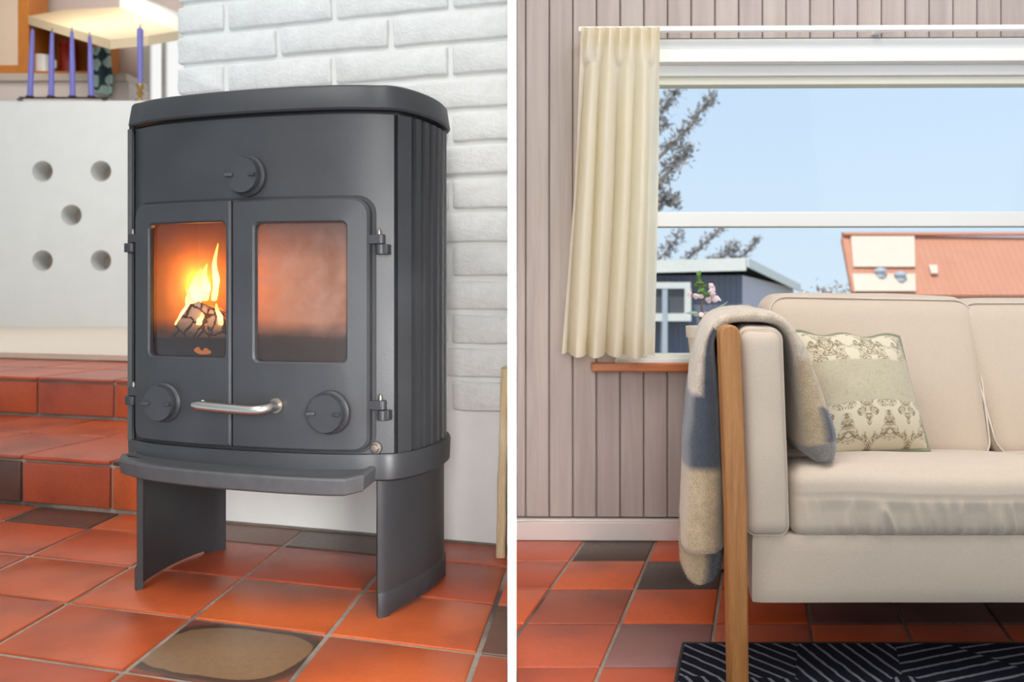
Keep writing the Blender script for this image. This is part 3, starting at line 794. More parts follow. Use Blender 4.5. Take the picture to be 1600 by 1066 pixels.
band('lid', [(-0.03, LZ0), (0.006, LZ0), (0.0095, LZ0 + 0.004), (0.003, LZ1 - 0.006), (-0.001, LZ1 - 0.001), (-0.006, LZ1), (-0.03, LZ1)])
RZ0, RZ1 = 0.2764, 0.331
band('base_ring', [(-0.05, RZ0), (0.004, RZ0), (0.0085, RZ0 + 0.004), (0.0105, RZ1 - 0.006), (0.008, RZ1), (-0.05, RZ1)])
# thin dark reveal between lid and body, body core behind the plates
def inset_loop(d): return offs(OUT, d)
b = MB(); core = [p for p in offs(OUT, -0.014)]
bz0, bz1 = RZ1 - 0.002, LZ0 - 0.006
# core shell without its front
bk = [p for p in core if p[1] > 0.02]
bk = sorted([p for p in bk if p[0] > 0], key=lambda p: p[1]) + sorted([p for p in bk if p[0] <= 0], key=lambda p: -p[1])
rings = [[(p[0], p[1], z) for p in bk] for z in (bz0, bz1)]
b.loft(rings, False, False, False)
b.build('back_shell', M['dark_iron'], stove, 40, fix=False)
b = MB(); b.prism(core, lambda p: (p[0], p[1], LZ0 - 0.012), lambda p: (p[0], p[1], LZ0 + 0.001)); b.build('top_gasket', M['dark_iron'], stove, 30)
# ribbed side cheeks
def arc_pts(sgn):
    pts = [(u, v) for u, v in (cat_rom(SIDE, 14) if sgn > 0 else cat_rom(LS_PTS, 14))]
    return pts
for sgn in (1, -1):
    pts = [Vector((p[0], p[1])) for p in arc_pts(sgn)]
    cum = [0.0]
    for i in range(1, len(pts)): cum.append(cum[-1] + (pts[i] - pts[i - 1]).length)
    def at(s):
        s = max(0.0, min(cum[-1] - 1e-5, s))
        for i in range(1, len(cum)):
            if cum[i] >= s:
                t = (s - cum[i - 1]) / (cum[i] - cum[i - 1]); p = pts[i - 1].lerp(pts[i], t); tg = (pts[i] - pts[i - 1]).normalized(); break
        nn = Vector((tg.y, -tg.x)) * sgn
        return p, nn
    prof = [(0.006, -0.012), (0.0075, 0.001)]
    s = 0.0075
    if sgn > 0:
        prof += [(0.042, 0.001), (0.0455, -0.014)]; s = 0.0455
    else:
        prof += [(0.016, 0.001), (0.0175, -0.006)]; s = 0.0175
    pitch = 0.034
    while s < 0.30:
        prof += [(s + 0.0115, -0.014), (s + 0.0135, 0.0), (s + 0.0315, 0.0), (s + 0.034, -0.014)]
        s += pitch
    outer = []
    for s_, d in prof:
        p, nn = at(s_); q = p + nn * (d if sgn > 0 else d)
        outer.append((q.x, q.y))
    ring = outer
    z0, z1 = RZ1 - 0.001, LZ0 - 0.008
    rr = [[(p[0], p[1], z) for p in ring] for z in (z0, z1)]
    b = MB(); b.loft(rr, False, False, False)
    # cap rim on top
    inn = []
    for s_, d in prof:
        p, nn = at(s_); q = p - nn * 0.016; inn.append((q.x, q.y, z1))
    b.loft([[(p[0], p[1], z1) for p in ring], inn], False, False, False)
    b.build('ribbed_side', IR, stove, 12)

def ring_plate(name, outer, inner, d0, th, mat=IR, parent=None, edge=0.003, inner_chamfer=0.0, smooth=28):
    """Plate with an opening, bent to the bowed front: loops of (u, z); d = how far the face stands proud."""
    n = len(outer)
    def pt(p, d): return (p[0], vf(p[0]) - d, p[1])
    def shr(loop, k):
        cx = sum(p[0] for p in loop) / n; cz = sum(p[1] for p in loop) / n
        hw = max(abs(p[0] - cx) for p in loop); hh = max(abs(p[1] - cz) for p in loop)
        return [(cx + (p[0] - cx) * (1 - k / hw), cz + (p[1] - cz) * (1 - k / hh)) for p in loop]
    b = MB()
    rings = [[pt(p, d0 - th) for p in outer], [pt(p, d0 - edge) for p in outer], [pt(p, d0) for p in shr(outer, edge)]]
    if inner is not None:
        k = inner_chamfer
        rings += [[pt(p, d0) for p in shr(inner, -k)], [pt(p, d0 - max(k, 0.001)) for p in inner], [pt(p, d0 - th) for p in inner]]
        b.loft(rings, True, False, False)
    else:
        # filled face: strips across so that it follows the bow
        b.loft(rings, True, False, True)
    return b.build(name, mat, parent or stove, smooth)
# front plate
PER = 14
fz0, fz1 = RZ1 + 0.0005, LZ0 - 0.008
dl = SF(211, 500, -0.014)[0]; dr = SF(577, 500, -0.014)[0]; dm = SF(361.5, 500, -0.014)[0]
dzt = SF(400, 312, -0.014)[1]; dzb = SF(400, 701, -0.014)[1]
U_ = [LFU + (FU - LFU) * i / 72 for i in range(73)]
zs_ = [fz0, dzb + 0.02, dzt - 0.02, fz1]
b = MB()
us = [-FU - 0.0] + U_ 
vs = []; fs = []
ul, ur = dl + 0.02, dr - 0.02
il = min(range(73), key=lambda k: abs(U_[k] - ul)); ir = min(range(73), key=lambda k: abs(U_[k] - ur))
for z in zs_: vs += [(u, vf(u), z) for u in U_]
for r in range(3):
    for i in range(72):
        if r == 1 and il <= i < ir: continue
        fs.append((r * 73 + i, r * 73 + i + 1, (r + 1) * 73 + i + 1, (r + 1) * 73 + i))
b.add(vs, fs)
for sg in (0, 72):
    u = U_[sg]; s_ = -1 if sg == 0 else 1
    b.add([(u, vf(u), fz0), (u + s_ * 0.0005, vf(u) + 0.014, fz0), (u + s_ * 0.0005, vf(u) + 0.014, fz1), (u, vf(u), fz1)], [(0, 1, 2, 3)])
b.build('front_plate', IR, stove, 40, fix=False)
# shallow dark channel that frames the doors
ch_o = rrect(dl - 0.007, dr + 0.007, dzb - 0.006, dzt + 0.007, 0.036, PER, 6); ch_i = rrect(dl + 0.01, dr - 0.01, dzb + 0.01, dzt - 0.01, 0.026, PER, 6)
ring_plate('door_channel', ch_o, ch_i, 0.0012, 0.004, M['dark_iron'], edge=0.001)
# doors
gL = [SF(232.5, 450, -0.016)[0], SF(351.5, 450, -0.016)[0], SF(292, 558, -0.016)[1], SF(292, 348.5, -0.016)[1]]
gR = [SF(396.5, 450, -0.016)[0], SF(540, 450, -0.016)[0], SF(468, 566, -0.016)[1], SF(468, 347.5, -0.016)[1]]
def door(u0, u1, r, g, soot, nm):
    o = rrect(u0, u1, dzb, dzt, r, PER, 6); i = rrect(g[0], g[1], g[2], g[3], 0.0125, PER, 6)
    d = ring_plate('door', o, i, 0.016, 0.015, IR, None, 0.004, 0.0035)
    # pane
    pn = MB()
    pn.grid(10, 2, lambda a, c: (g[0] - 0.006 + (g[1] - g[0] + 0.012) * a, vf(g[0] - 0.006 + (g[1] - g[0] + 0.012) * a) - 0.004, g[2] - 0.006 + (g[3] - g[2] + 0.012) * c))
    p = pn.build('glass_pane', soot, d, 180, fix=False); p['label'] = nm
    # raised rim round the opening
    return d
dL = door(dl, dm - 0.0018, (0.022, 0.004, 0.004, 0.028), gL, M['soot_clear'], 'clear glass pane with the flames behind')
dR = door(dm + 0.0018, dr, (0.004, 0.026, 0.030, 0.004), gR, M['soot_dim'], 'hazed glass pane with a sooty foot')
# air valves
def valve(x, y, dv, parent, rpx=29):
    u, z = SF(x, y, -dv - 0.024); v = vf(u) - dv
    Y = L2W(u, v).y; r = rpx * Y / F
    b = MB(); b.lathe([(r * 1.12, 0.0), (r * 1.10, 0.007), (r * 1.0, 0.0105), (r * 0.985, 0.012)], (u, v, z), 'y', 40)
    k = b.build('air_valve', IR, parent, 30)
    b = MB(); b.lathe([(r * 0.95, 0.011), (r * 0.97, 0.022), (r * 0.94, 0.0255), (r * 0.2, 0.0260)], (u, v, z), 'y', 40); b.build('valve_disc', IR, k, 30)
    for s in (-1, 1):
        b = MB()
        x0 = u + s * r * 0.48; x1 = u + s * r * 0.90
        b.prism([(min(x0, x1), 0.0), (max(x0, x1), 0.0), (max(x0, x1), 0.0095 if s > 0 else 0.004), (min(x0, x1), 0.004 if s > 0 else 0.0095)], lambda p: (p[0], v - 0.0255 - p[1], z - 0.0035), lambda p: (p[0], v - 0.0255 - p[1], z + 0.0035))
        bevel(b.build('finger_tab', IR, k, 30), 0.0012, 2)
    return k
valve(377, 273, 0.0, stove, 29); valve(246, 631, 0.016, dL, 28); valve(507, 647, 0.016, dR, 31)
# door handle
def S3(x, y, dv):
    u, z = SF(x, y, dv); return Vector((u, vf(u) + dv, z))
pts = [S3(301, 633, -0.062), S3(340, 637, -0.062), S3(385, 641, -0.062), S3(403, 641, -0.060), S3(416, 639.5, -0.050), S3(426, 636, -0.035), S3(431, 634, -0.016)]
sm = cat_rom([tuple(p) for p in pts], 6)
rr = [0.0102 * min(1.0, 0.55 + k * 0.25) for k in range(len(sm))]
b = MB(); b.tube(sm, rr, 14); h = b.build('handle', M['steel'], dR, 50); h['label'] = 'brushed steel handle bar'
b = MB(); e = S3(431.5, 634, -0.016); b.lathe([(0.0165, 0.0), (0.0155, 0.003), (0.011, 0.004)], tuple(e), 'y', 20); b.build('handle_boss', M['bolt'], dR, 40)
b = MB(); b.tube([S3(316, 630, -0.016), S3(316, 632, -0.050)], 0.008, 12); b.build('latch_post', M['steel'], dL, 40)
# hinges
def hinge(x, y, s, par):
    c = S3(x, y, -0.012)
    b = MB()
    if s > 0:
        b.box(c.x - 0.028, c.x + 0.012, c.y - 0.008, c.y + 0.012, c.z + 0.001, c.z + 0.019)
        b.lathe([(0.0085, 0), (0.0085, 0.019)], (c.x + 0.010, c.y + 0.001, c.z + 0.001), 'z', 16)
    else:
        b.box(c.x - 0.010, c.x + 0.026, c.y - 0.008, c.y + 0.012, c.z + 0.001, c.z + 0.019)
        b.lathe([(0.0085, 0), (0.0085, 0.019)], (c.x - 0.008, c.y + 0.001, c.z + 0.001), 'z', 16)
    o = bevel(b.build('hinge', IR, par, 30), 0.0015, 2)
    b = MB(); xx = c.x + s * 0.010
    b.lathe([(0.0095, -0.020), (0.0095, 0.0)], (xx, c.y + 0.001, c.z), 'z', 16); b.box(min(xx, xx + s * 0.016), max(xx, xx + s * 0.016), c.y - 0.004, c.y + 0.014, c.z - 0.020, c.z)
    bevel(b.build('hinge_knuckle', IR, stove, 30), 0.0012, 2)
    b = MB(); b.lathe([(0.004, 0.019), (0.0042, 0.026), (0.0025, 0.031), (0.0008, 0.032)], (c.x + s * 0.010 - s * 0.004, c.y + 0.001, c.z), 'z', 12); q = b.build('hinge_pin', M['bolt'], o, 40)
hinge(588, 382, 1, dR); hinge(590, 641, 1, dR); hinge(211, 380, -1, dL); hinge(212, 619, -1, dL)
c = S3(588, 700, -0.002)
b = MB(); b.lathe([(0.0135, 0.0), (0.0125, 0.004), (0.009, 0.005)], tuple(c), 'y', 20); b.build('washer', M['bolt'], stove, 40)
b = MB(); b.lathe([(0.0085, 0.004), (0.0085, 0.011), (0.006, 0.012)], tuple(c), 'y', 6); b.build('bolt', M['bolt'], stove, 30)
# ash shelf
def shelf_front(u):
    a = abs(u) / 0.30
    t = -0.058 - 0.026 * (u + 0.30) / 0.6 + vf(min(FU, max(-FU, u * 0.98))) * 0.85
    return t
sl, srr_ = -0.312, 0.292
nn = 26
fr = []
rc = 0.022
for i in range(nn + 1):
    u = sl + (srr_ - sl) * i / nn
    e = min(u - sl, srr_ - u); v = shelf_front(u)
    if e < rc: v += rc * (1 - sqrt(max(0, 1 - (1 - e / rc) ** 2)))
    fr.append((u, v))
poly = [(sl, 0.03)] + fr + [(srr_, 0.0)]
poly = [(sl + 0.012, 0.02)] + [(sl + 0.004, -0.03)] + fr + [(srr_ - 0.002, -0.004), (srr_ - 0.01, 0.02)]
sz1, sz0 = 0.2985, 0.263
def sc(p, k):
    cx = (sl + srr_) / 2; return (cx + (p[0] - cx) * (1 - k / 0.3), p[1] * (1 - 0 * k) + k * (0.9 if p[1] < -0.03 else 0))
b = MB(); b.loft([[(sc(p, 0.008)[0], sc(p, 0.008)[1], sz0) for p in poly], [(sc(p, 0.003)[0], sc(p, 0.003)[1], sz0 + 0.004) for p in poly], [(p[0], p[1], sz1 - 0.005) for p in poly], [(sc(p, 0.003)[0], sc(p, 0.003)[1], sz1 - 0.001) for p in poly], [(sc(p, 0.007)[0], sc(p, 0.007)[1], sz1) for p in poly],
                  [(sc(p, 0.014)[0], sc(p, 0.014)[1], sz1 - 0.0005) for p in poly], [(sc(p, 0.017)[0], sc(p, 0.017)[1], sz1 - 0.004) for p in poly]], True, True, True)
b.v = [(p[0], p[1], p[2] + 0.011 * max(0.0, min(1.0, 1 + (p[1] + 0.0) / 0.085))) for p in b.v]
b.build('ash_shelf', M['dusty_iron'], stove, 25)
# two curved leg panels
LEG = [(0.291, 0.0), (0.304, 0.013), (0.316, 0.045), (0.327, 0.10), (0.333, 0.15), (0.334, 0.20), (0.329, 0.245), (0.316, 0.285), (0.30, 0.31)]
leg_arc = cat_rom(LEG, 6)
for sgn in (1, -1):
    arc = [Vector((sgn * p[0], p[1])) for p in leg_arc]
    def nrm(i):
        t = (arc[min(i + 1, len(arc) - 1)] - arc[max(i - 1, 0)]).normalized(); return Vector((t.y, -t.x)) * sgn
    rings = []
    n = len(arc)
    for i, p in enumerate(arc):
        q = nrm(i); t = i / (n - 1)
        foot = 0.0 if (t < 0.16 or t > 0.80) else 0.008
        prof = [(0.0, RZ0 + 0.003), (0.0, 0.052), (0.0018, 0.050), (0.0042, 0.045), (0.0042, foot), (-0.011, foot), (-0.011, RZ0 + 0.003)]
        rings.append([(p.x + q.x * d, p.y + q.y * d, z) for d, z in prof])
    b = MB(); b.loft(rings, True, True, True)
    lg = b.build('leg_panel', IR, stove, 30)
    if sgn > 0:
        # raised cast letters on the foot band
        for ch, t in (('D', 0.40), ('A', 0.52)):
            cu = bpy.data.curves.new('letters', 'FONT'); cu.body = ch; cu.size = 0.034; cu.extrude = 0.0012; cu.align_x = 'CENTER'
            tmp = bpy.data.objects.new('tmp', cu); COL.objects.link(tmp)
            dg = bpy.context.evaluated_depsgraph_get(); me = bpy.data.meshes.new_from_object(tmp.evaluated_get(dg))
            bpy.data.objects.remove(tmp)
            i = int(t * (n - 1)); p = arc[i]; q = nrm(i); tg = Vector((-q.y, q.x)) * sgn
            o = link('cast_letter', me, IR, lg)
            pos = Vector((p.x + q.x * 0.0045, p.y + q.y * 0.0045, 0.012))
            X = Vector((tg.x, tg.y, 0)); Z = Vector((q.x, q.y, 0)); Yv = Vector((0, 0, 1))
            o.matrix_local = Matrix(((X.x, Yv.x, Z.x, pos.x), (X.y, Yv.y, Z.y, pos.y), (X.z, Yv.z, Z.z, pos.z), (0, 0, 0, 1)))
# fire chamber lined with brick, its floor, back and cheeks
b = MB()
cx0, cx1, cz0, cz1, cv0, cv1 = -0.262, 0.262, SF(300, 545, 0.1)[1] - 0.03, dzt + 0.02, 0.0, 0.235
ch = [(cx0, 0.0), (cx0, 0.16), (cx0 + 0.05, cv1), (cx1 - 0.05, cv1), (cx1, 0.16), (cx1, 0.0)]
b.loft([[(p[0], p[1], cz0) for p in ch], [(p[0], p[1], cz1) for p in ch]], False, False, False)
b.add([(p[0], p[1], cz0) for p in ch], [(0, 1, 2, 3, 4, 5)]); b.add([(p[0], p[1], cz1) for p in ch], [(5, 4, 3, 2, 1, 0)])
b.build('fire_chamber', M['firebrick'], stove, 20, fix=False)
lz = SF(292, 528, 0.03)[1]
b = MB(); b.box(cx0 + 0.004, cx1 - 0.004, 0.000, 0.030, cz0 + 0.001, lz); bevel(b.build('fire_fence', M['dark_iron'], stove, 0), 0.003)
b = MB(); b.box(cx0 + 0.004, cx1 - 0.004, 0.030, cv1 - 0.03, cz0 + 0.001, lz - 0.006); b.build('ember_bed', M['dark_iron'], stove, 0)

eu, ez = LV(318, 549, 0.006)
b = MB()
for k in range(9):
    b.lathe([(0.001, -0.004), (0.006, -0.002), (0.005, 0.003), (0.001, 0.005)], (eu + random.uniform(-0.02, 0.02), -0.004 + 0.0, ez + random.uniform(-0.004, 0.005)), 'z', 6)
b.v = [(p[0], p[1] + 0.002, p[2]) for p in b.v]
e_ = b.build('embers', M['ember'], stove, 40); e_['kind'] = 'stuff'; e_['label'] = 'glowing embers low behind the left pane'
def lroot(name, x, y, v, label, cat, group=None):
    u, z = LV(x, y, v); o = empty(name, L2W(u, v, z), -LA); return tag(o, label, cat, group)
# the log: a split, charred wedge
lu, _ = LV(316, 485, 0.075); zl = lz - 0.004
b = MB()
def logsec(t):
    s = 1 - 0.25 * t
    base = [(-0.062, 0.0), (-0.040, 0.040), (-0.012, 0.078), (0.006, 0.082), (0.040, 0.062), (0.068, 0.028), (0.072, 0.0)]
    return [(p[0] * s, p[1] * s) for p in base]
rings = []
for k in range(9):
    t = k / 8; sec = logsec(t)
    ring = []
    for i in range(len(sec)):
        a, c = sec[i], sec[(i + 1) % len(sec)]
        for m in range(3):
            x = a[0] + (c[0] - a[0]) * m / 3; z = a[1] + (c[1] - a[1]) * m / 3
            n = noise.noise(Vector((x * 60, z * 60, t * 5)))
            ring.append((x + n * 0.003, -0.04 + 0.12 * t, max(0.0, z + n * 0.004)))
    rings.append(ring)
b.loft(rings, True, True, True)
lg = b.build('log', M['bark'], None, 40); lg.location = L2W(lu, 0.085, zl); lg.rotation_euler = (0, 0, -LA + 0.15)
tag(lg, 'split charred log burning behind the left glass door', 'log')
# flames: tongues of fire
def flame(pxs, w, v, label):
    """pxs: spine points in photo pixels from base to tip."""
    base = LV(*pxs[0], v); root = L2W(base[0], v, base[1])
    pts = []
    for x, y in pxs:
        u, z = LV(x, y, v); pts.append((u - base[0], 0.0, z - base[1]))
    sp = cat_rom(pts, 6); n = len(sp)
    b = MB(); rings = []
    for k, p in enumerate(sp):
        t = k / (n - 1); r = w * (sin(pi * min(1, 0.18 + 0.82 * t)) ** 0.8 * (1 - 0.45 * t) + 0.0) + 0.0006
        wob = 1 + 0.25 * noise.noise(Vector((t * 6, w * 100, 0)))
        rings.append([(p[0] + r * wob * cos(2 * pi * i / 14), p[1] + r * 0.6 * sin(2 * pi * i / 14), p[2]) for i in range(14)])
    b.loft(rings, True, True, True)
    o = b.build('flame', M['flame'], None, 180); o.location = root; o.rotation_euler = (0, 0, -LA)
    return tag(o, label, 'flame')
flame([(277, 508), (286, 492), (297, 470), (290, 448)], 0.010, 0.05, 'low yellow flame licking the left edge of the log')
flame([(300, 482), (304, 462), (308, 440), (314, 420)], 0.022, 0.10, 'broad yellow flame standing behind the log')
flame([(318, 470), (322, 450), (318, 430), (324, 412)], 0.014, 0.11, 'flame rising from the top of the log')
flame([(334, 470), (338, 440), (335, 412), (341, 380)], 0.009, 0.10, 'tall thin flame at the right of the log')
flame([(345, 508), (344, 495), (339, 484), (338, 474)], 0.007, 0.05, 'small orange flame at the foot of the log')
flame([(311, 508), (312, 500), (316, 494), (315, 488)], 0.008, 0.04, 'small bright flame in front of the log')
for (x, y, v, e, r) in ((270, 474, 0.15, 3.6, 0.03), (312, 440, 0.15, 2.2, 0.04), (338, 500, 0.06, 0.3, 0.02)):
    u, z = LV(x, y, v); lamp('fire_glow', 'POINT', L2W(u, v, z), None, e, (1.0, 0.36, 0.06), r)
# ------------------------------------------------------------------ slab of raw wood beside the partition
p0 = FL(787, 868)
b = MB(); rings = []
for k in range(22):
    t = k / 21; y = 868 + (575 - 868) * t
    zz_ = H - (y - PY) / F * p0.y
    hw = 0.012 - 0.003 * t + 0.004 * noise.noise(Vector((t * 5, 0, 1)))
    ox = -0.006 + 0.010 * t + 0.004 * noise.noise(Vector((t * 4, 3, 1)))
    hw = max(0.004, hw)
    rings.append([(ox - hw, -0.03, zz_), (ox + hw, -0.03, zz_), (ox + hw + 0.002, 0.03, zz_), (ox - hw - 0.002, 0.03, zz_)])
b.loft(rings, True, True, True)
sl_ = b.build('wood_slab', M['slabwood'], None, 40); sl_.location = (PK * p0.y - 0.0212, p0.y, 0)
bevel(sl_, 0.004, 2); tag(sl_, 'tall rough slab of pale raw wood leaning by the white brick wall', 'wood')

# ------------------------------------------------------------------ candles on the masonry wall
wz = HP(50, 155)[1]
cY = HY + 0.10
rack = empty('candle_rack', P(100, 155, cY)); rack.location.z = wz
tag(rack, 'low black wire candle rack on top of the white pierced wall', 'candle holder')
cxs = [47, 80, 113.5, 143]
b = MB()
xx = [P(x, 150, cY).x - rack.location.x for x in (30, 170)]
b.tube([(xx[0], 0, 0.035), (xx[1], 0, 0.035)], 0.009, 8)
b.build('rail', M['black_wire'], rack, 40)
for x in (34, 166):
    q = P(x, 150, cY).x - rack.location.x
    b = MB(); b.tube([(q, -0.06, 0.008), (q, 0.06, 0.008)], 0.008, 8); b.tube([(q, 0, 0.008), (q, 0, 0.035)], 0.008, 8); b.build('foot', M['black_wire'], rack, 40)
for x in cxs:
    q = P(x, 150, cY).x - rack.location.x
    b = MB(); b.lathe([(0.02, 0.03), (0.034, 0.04), (0.034, 0.05)], (q, 0, 0), 'z', 16); b.build('cup', M['black_wire'], rack, 40)
tops = [43, 47, 45, 52]
posn = ['leftmost', 'second from the left', 'third from the left', 'fourth from the left']
for x, ty, ln, nm in zip(cxs, tops, (0.012, 0.004, -0.004, -0.01), posn):
    base = P(x, 152, cY); hh = (152 - ty) * cY / F - 0.02
    b = MB(); b.lathe([(0.024, 0), (0.023, hh * 0.5), (0.014, hh * 0.97), (0.005, hh)], (0, 0, 0), 'z', 16)
    o = b.build('taper_candle', M['candle'], None, 40); o.location = (base.x, cY, wz + 0.045); o.rotation_euler = (0, ln * 3, 0)
    wk = MB(); wk.tube([(0, 0, hh), (0.002, 0, hh + 0.03)], 0.004, 6); wk.build('wick', M['black_wire'], o, 40)
    tag(o, 'tall violet blue candle, %s of the four in the black rack' % nm, 'candle', 'blue candles in the rack')
bx = P(219, 150, cY)
ho = empty('brass_candlestick', (bx.x, cY, wz)); tag(ho, 'small brass candlestick holding a single blue candle beside the brick chimney', 'candle holder')
b = MB(); b.lathe([(0.05, 0.0), (0.05, 0.008), (0.016, 0.02), (0.014, 0.05), (0.03, 0.075), (0.016, 0.10), (0.032, 0.14), (0.03, 0.155)], (0, 0, 0), 'z', 18); b.build('stick', M['brass'], ho, 40)
b = MB(); hh = 90 * cY / F; b.lathe([(0.018, 0), (0.023, hh * 0.5), (0.026, hh * 0.96), (0.008, hh)], (0, 0, 0), 'z', 16)
o = b.build('taper_candle', M['candle'], None, 40); o.location = (bx.x, cY, wz + 0.15); tag(o, 'single blue candle in the brass candlestick, apart from the other four', 'candle')
b = MB(); b.tube([(0, 0, hh), (0.002, 0, hh + 0.03)], 0.004, 6); b.build('wick', M['black_wire'], o, 40)

# ------------------------------------------------------------------ kitchen beyond
KY = 9.0
def KB(x0, x1, y0, y1, Y, d):
    a = P(x0, y1, Y); c = P(x1, y0, Y); return (a.x, c.x, Y, Y + d, a.z, c.z)
# oak wall cabinet
x0, x1, Y0, Y1, z0, z1 = KB(-70, 45, -40, 116, 9.1, 0.35)
cb = empty('oak_wall_cabinet', (x0, 9.1, z0)); tag(cb, 'oak wall cabinet with a pale panelled door at the top left corner', 'cabinet')
Wd, Hd = x1 - x0, z1 - z0
b = MB(); b.box(0, Wd, 0.03, 0.35, 0, Hd); bevel(b.build('carcass', M['cab'], cb, 0), 0.004)
dv = empty('door', (0, 0, 0)); dv.parent = cb
fw = 0.12
for nm, bx_ in (('stile', (Wd - fw, Wd, 0, 0.03, 0, Hd)), ('stile', (0, fw, 0, 0.03, 0, Hd)), ('rail', (fw, Wd - fw, 0, 0.03, 0, 0.10)), ('rail', (fw, Wd - fw, 0, 0.03, Hd - 0.1, Hd))):
    b = MB(); b.box(*bx_); bevel(b.build(nm, M['cab'], dv, 0), 0.004)
b = MB(); b.box(fw, Wd - fw, 0.012, 0.028, 0.1, Hd - 0.1); b.build('panel', M['cab_panel'], dv, 0)
# open niche with shelf
x0, x1, Y0, Y1, z0, z1 = KB(45, 151, 30, 118, 9.15, 0.5)
ni = empty('open_shelf_unit', (x0, 9.15, z0)); tag(ni, 'open orange oak shelf unit behind the row of blue candles', 'shelf')
Wd, Hd = x1 - x0, z1 - z0
for nm, bx_ in (('back', (0, Wd, 0.45, 0.48, 0, Hd)), ('side', (0, 0.03, 0, 0.45, 0, Hd)), ('side', (Wd - 0.03, Wd, 0, 0.45, 0, Hd)), ('shelf_board', (0.03, Wd - 0.03, 0, 0.45, 0, 0.05)), ('top_board', (0.03, Wd - 0.03, 0, 0.45, Hd - 0.03, Hd))):
    b = MB(); b.box(*bx_); bevel(b.build(nm, M['cab'], ni, 0), 0.003)
def on_shelf(x): return P(x, 112, 9.35).x
b = MB(); b.lathe([(0.075, 0), (0.085, 0.01), (0.088, 0.20), (0.08, 0.20), (0.076, 0.02)], (0, 0, 0), 'z', 22)
mg = b.build('mug', M['mug'], None, 40); mg.location = (P(69, 112, 9.27).x, 9.27, z0 + 0.05); tag(mg, 'white mug on the orange oak shelf between two blue candles', 'mug')
b = MB(); b.tube([(0.085 + 0.0, 0, 0.16), (0.13, 0, 0.14), (0.13, 0, 0.07), (0.085, 0, 0.05)], 0.012, 8); b.build('mug_handle', M['mug'], mg, 40)
b = MB(); b.lathe([(0.08, 0), (0.085, 0.01), (0.085, 0.34), (0.08, 0.35), (0.088, 0.352), (0.088, 0.39), (0.02, 0.40)], (0, 0, 0), 'z', 22)
rt = b.build('red_canister', M['red'], None, 40); rt.location = (on_shelf(101), 9.42, z0 + 0.05); tag(rt, 'dark red canister at the back of the orange oak shelf', 'canister')
# worktop and splash under the shelf
x0, x1, Y0, Y1, z0, z1 = KB(-80, 205, 118, 130, 9.1, 0.7)
b = MB(); b.box(x0, x1, 9.0, 9.85, z0, z1); wt = bevel(b.build('kitchen_worktop', M['counter'], None, 0), 0.01); tag(wt, 'pale worktop ledge running below the orange shelf and cabinet', 'worktop')
b = MB(); b.box(x0, x1, 9.05, 9.85, 1.2, z0); cf = b.build('kitchen_unit', M['kwall'], None, 0); tag(cf, 'plain pinkish base cupboard under the worktop behind the candles', 'cupboard')
# cooker hood: deep body with a slanting underside and a white front
hd = empty('cooker_hood', P(150, 40, 8.2)); tag(hd, 'large cream cooker hood with a white slab front above the candles', 'cooker hood')
def rel(p): return tuple(p - hd.location)
A = [rel(P(x, y, Y)) for x, y, Y in ((45, 38, 8.3), (172, 76, 7.6), (228, 66, 7.6), (276, 62, 8.3), (276, 50, 9.0), (187, 24, 9.0), (60, 30, 9.2))]
up_ = [(p[0], p[1], p[2] + 0.10 + 0.5 * 0) for p in A]
b = MB(); pts = [rel(P(45, 40, 8.4)), rel(P(172, 77, 7.7)), rel(P(240, 71, 7.7)), rel(P(276, 66, 8.2)), rel(P(187, 20, 8.95)), rel(P(45, 32, 9.1))]
top = [rel(P(45, -30, 8.4)), rel(P(172, -40, 7.7)), rel(P(240, -40, 7.7)), rel(P(276, -20, 8.2)), rel(P(187, -20, 8.95)), rel(P(45, -20, 9.1))]
# underside tray
b = MB(); a1 = [rel(P(45, 39, 9.1)), rel(P(172, 77, 7.7)), rel(P(176, 63, 7.7)), rel(P(100, 29, 9.1))]
tray = [rel(P(44, 38, 9.08)), rel(P(172, 77, 7.7)), rel(P(232, 71, 7.7)), rel(P(279, 63, 8.0)), rel(P(187, 24, 8.9)), rel(P(100, 28, 9.08))]
b.loft([tray, [(p[0], p[1], p[2] + 0.09) for p in tray]], True, True, True)
b.build('tray', M['hood'], hd, 20)
b = MB(); slab = [rel(P(187, 21, 8.9)), rel(P(279, 63, 8.0)), rel(P(279, 26, 8.0)), rel(P(187, -16, 8.9))]
b.loft([slab, [(p[0] + 0.25, p[1] + 0.5, p[2]) for p in slab]], True, True, True); b.build('white_front', M['hoodw'], hd, 20)
hb = empty('wall_soffit', hd.location); tag(hb, kind='structure')
b = MB(); bb_ = KB(45, 190, -60, 29, 9.67, 0.2); b.box(bb_[0] - hd.location.x, bb_[1] - hd.location.x, 9.66 - hd.location.y, 9.88 - hd.location.y, bb_[4] - hd.location.z, bb_[5] - hd.location.z); b.build('soffit_box', M['kwall'], hb, 0)
b = MB(); vv = [rel(P(152, 30, 8.9)), rel(P(180, 40, 8.55)), rel(P(196, 40, 8.55)), rel(P(170, 30, 8.9))]
b.loft([[(p[0], p[1], p[2] - 0.015) for p in vv], vv], True, True, True); b.build('light_cover', M['counter'], hd, 20)
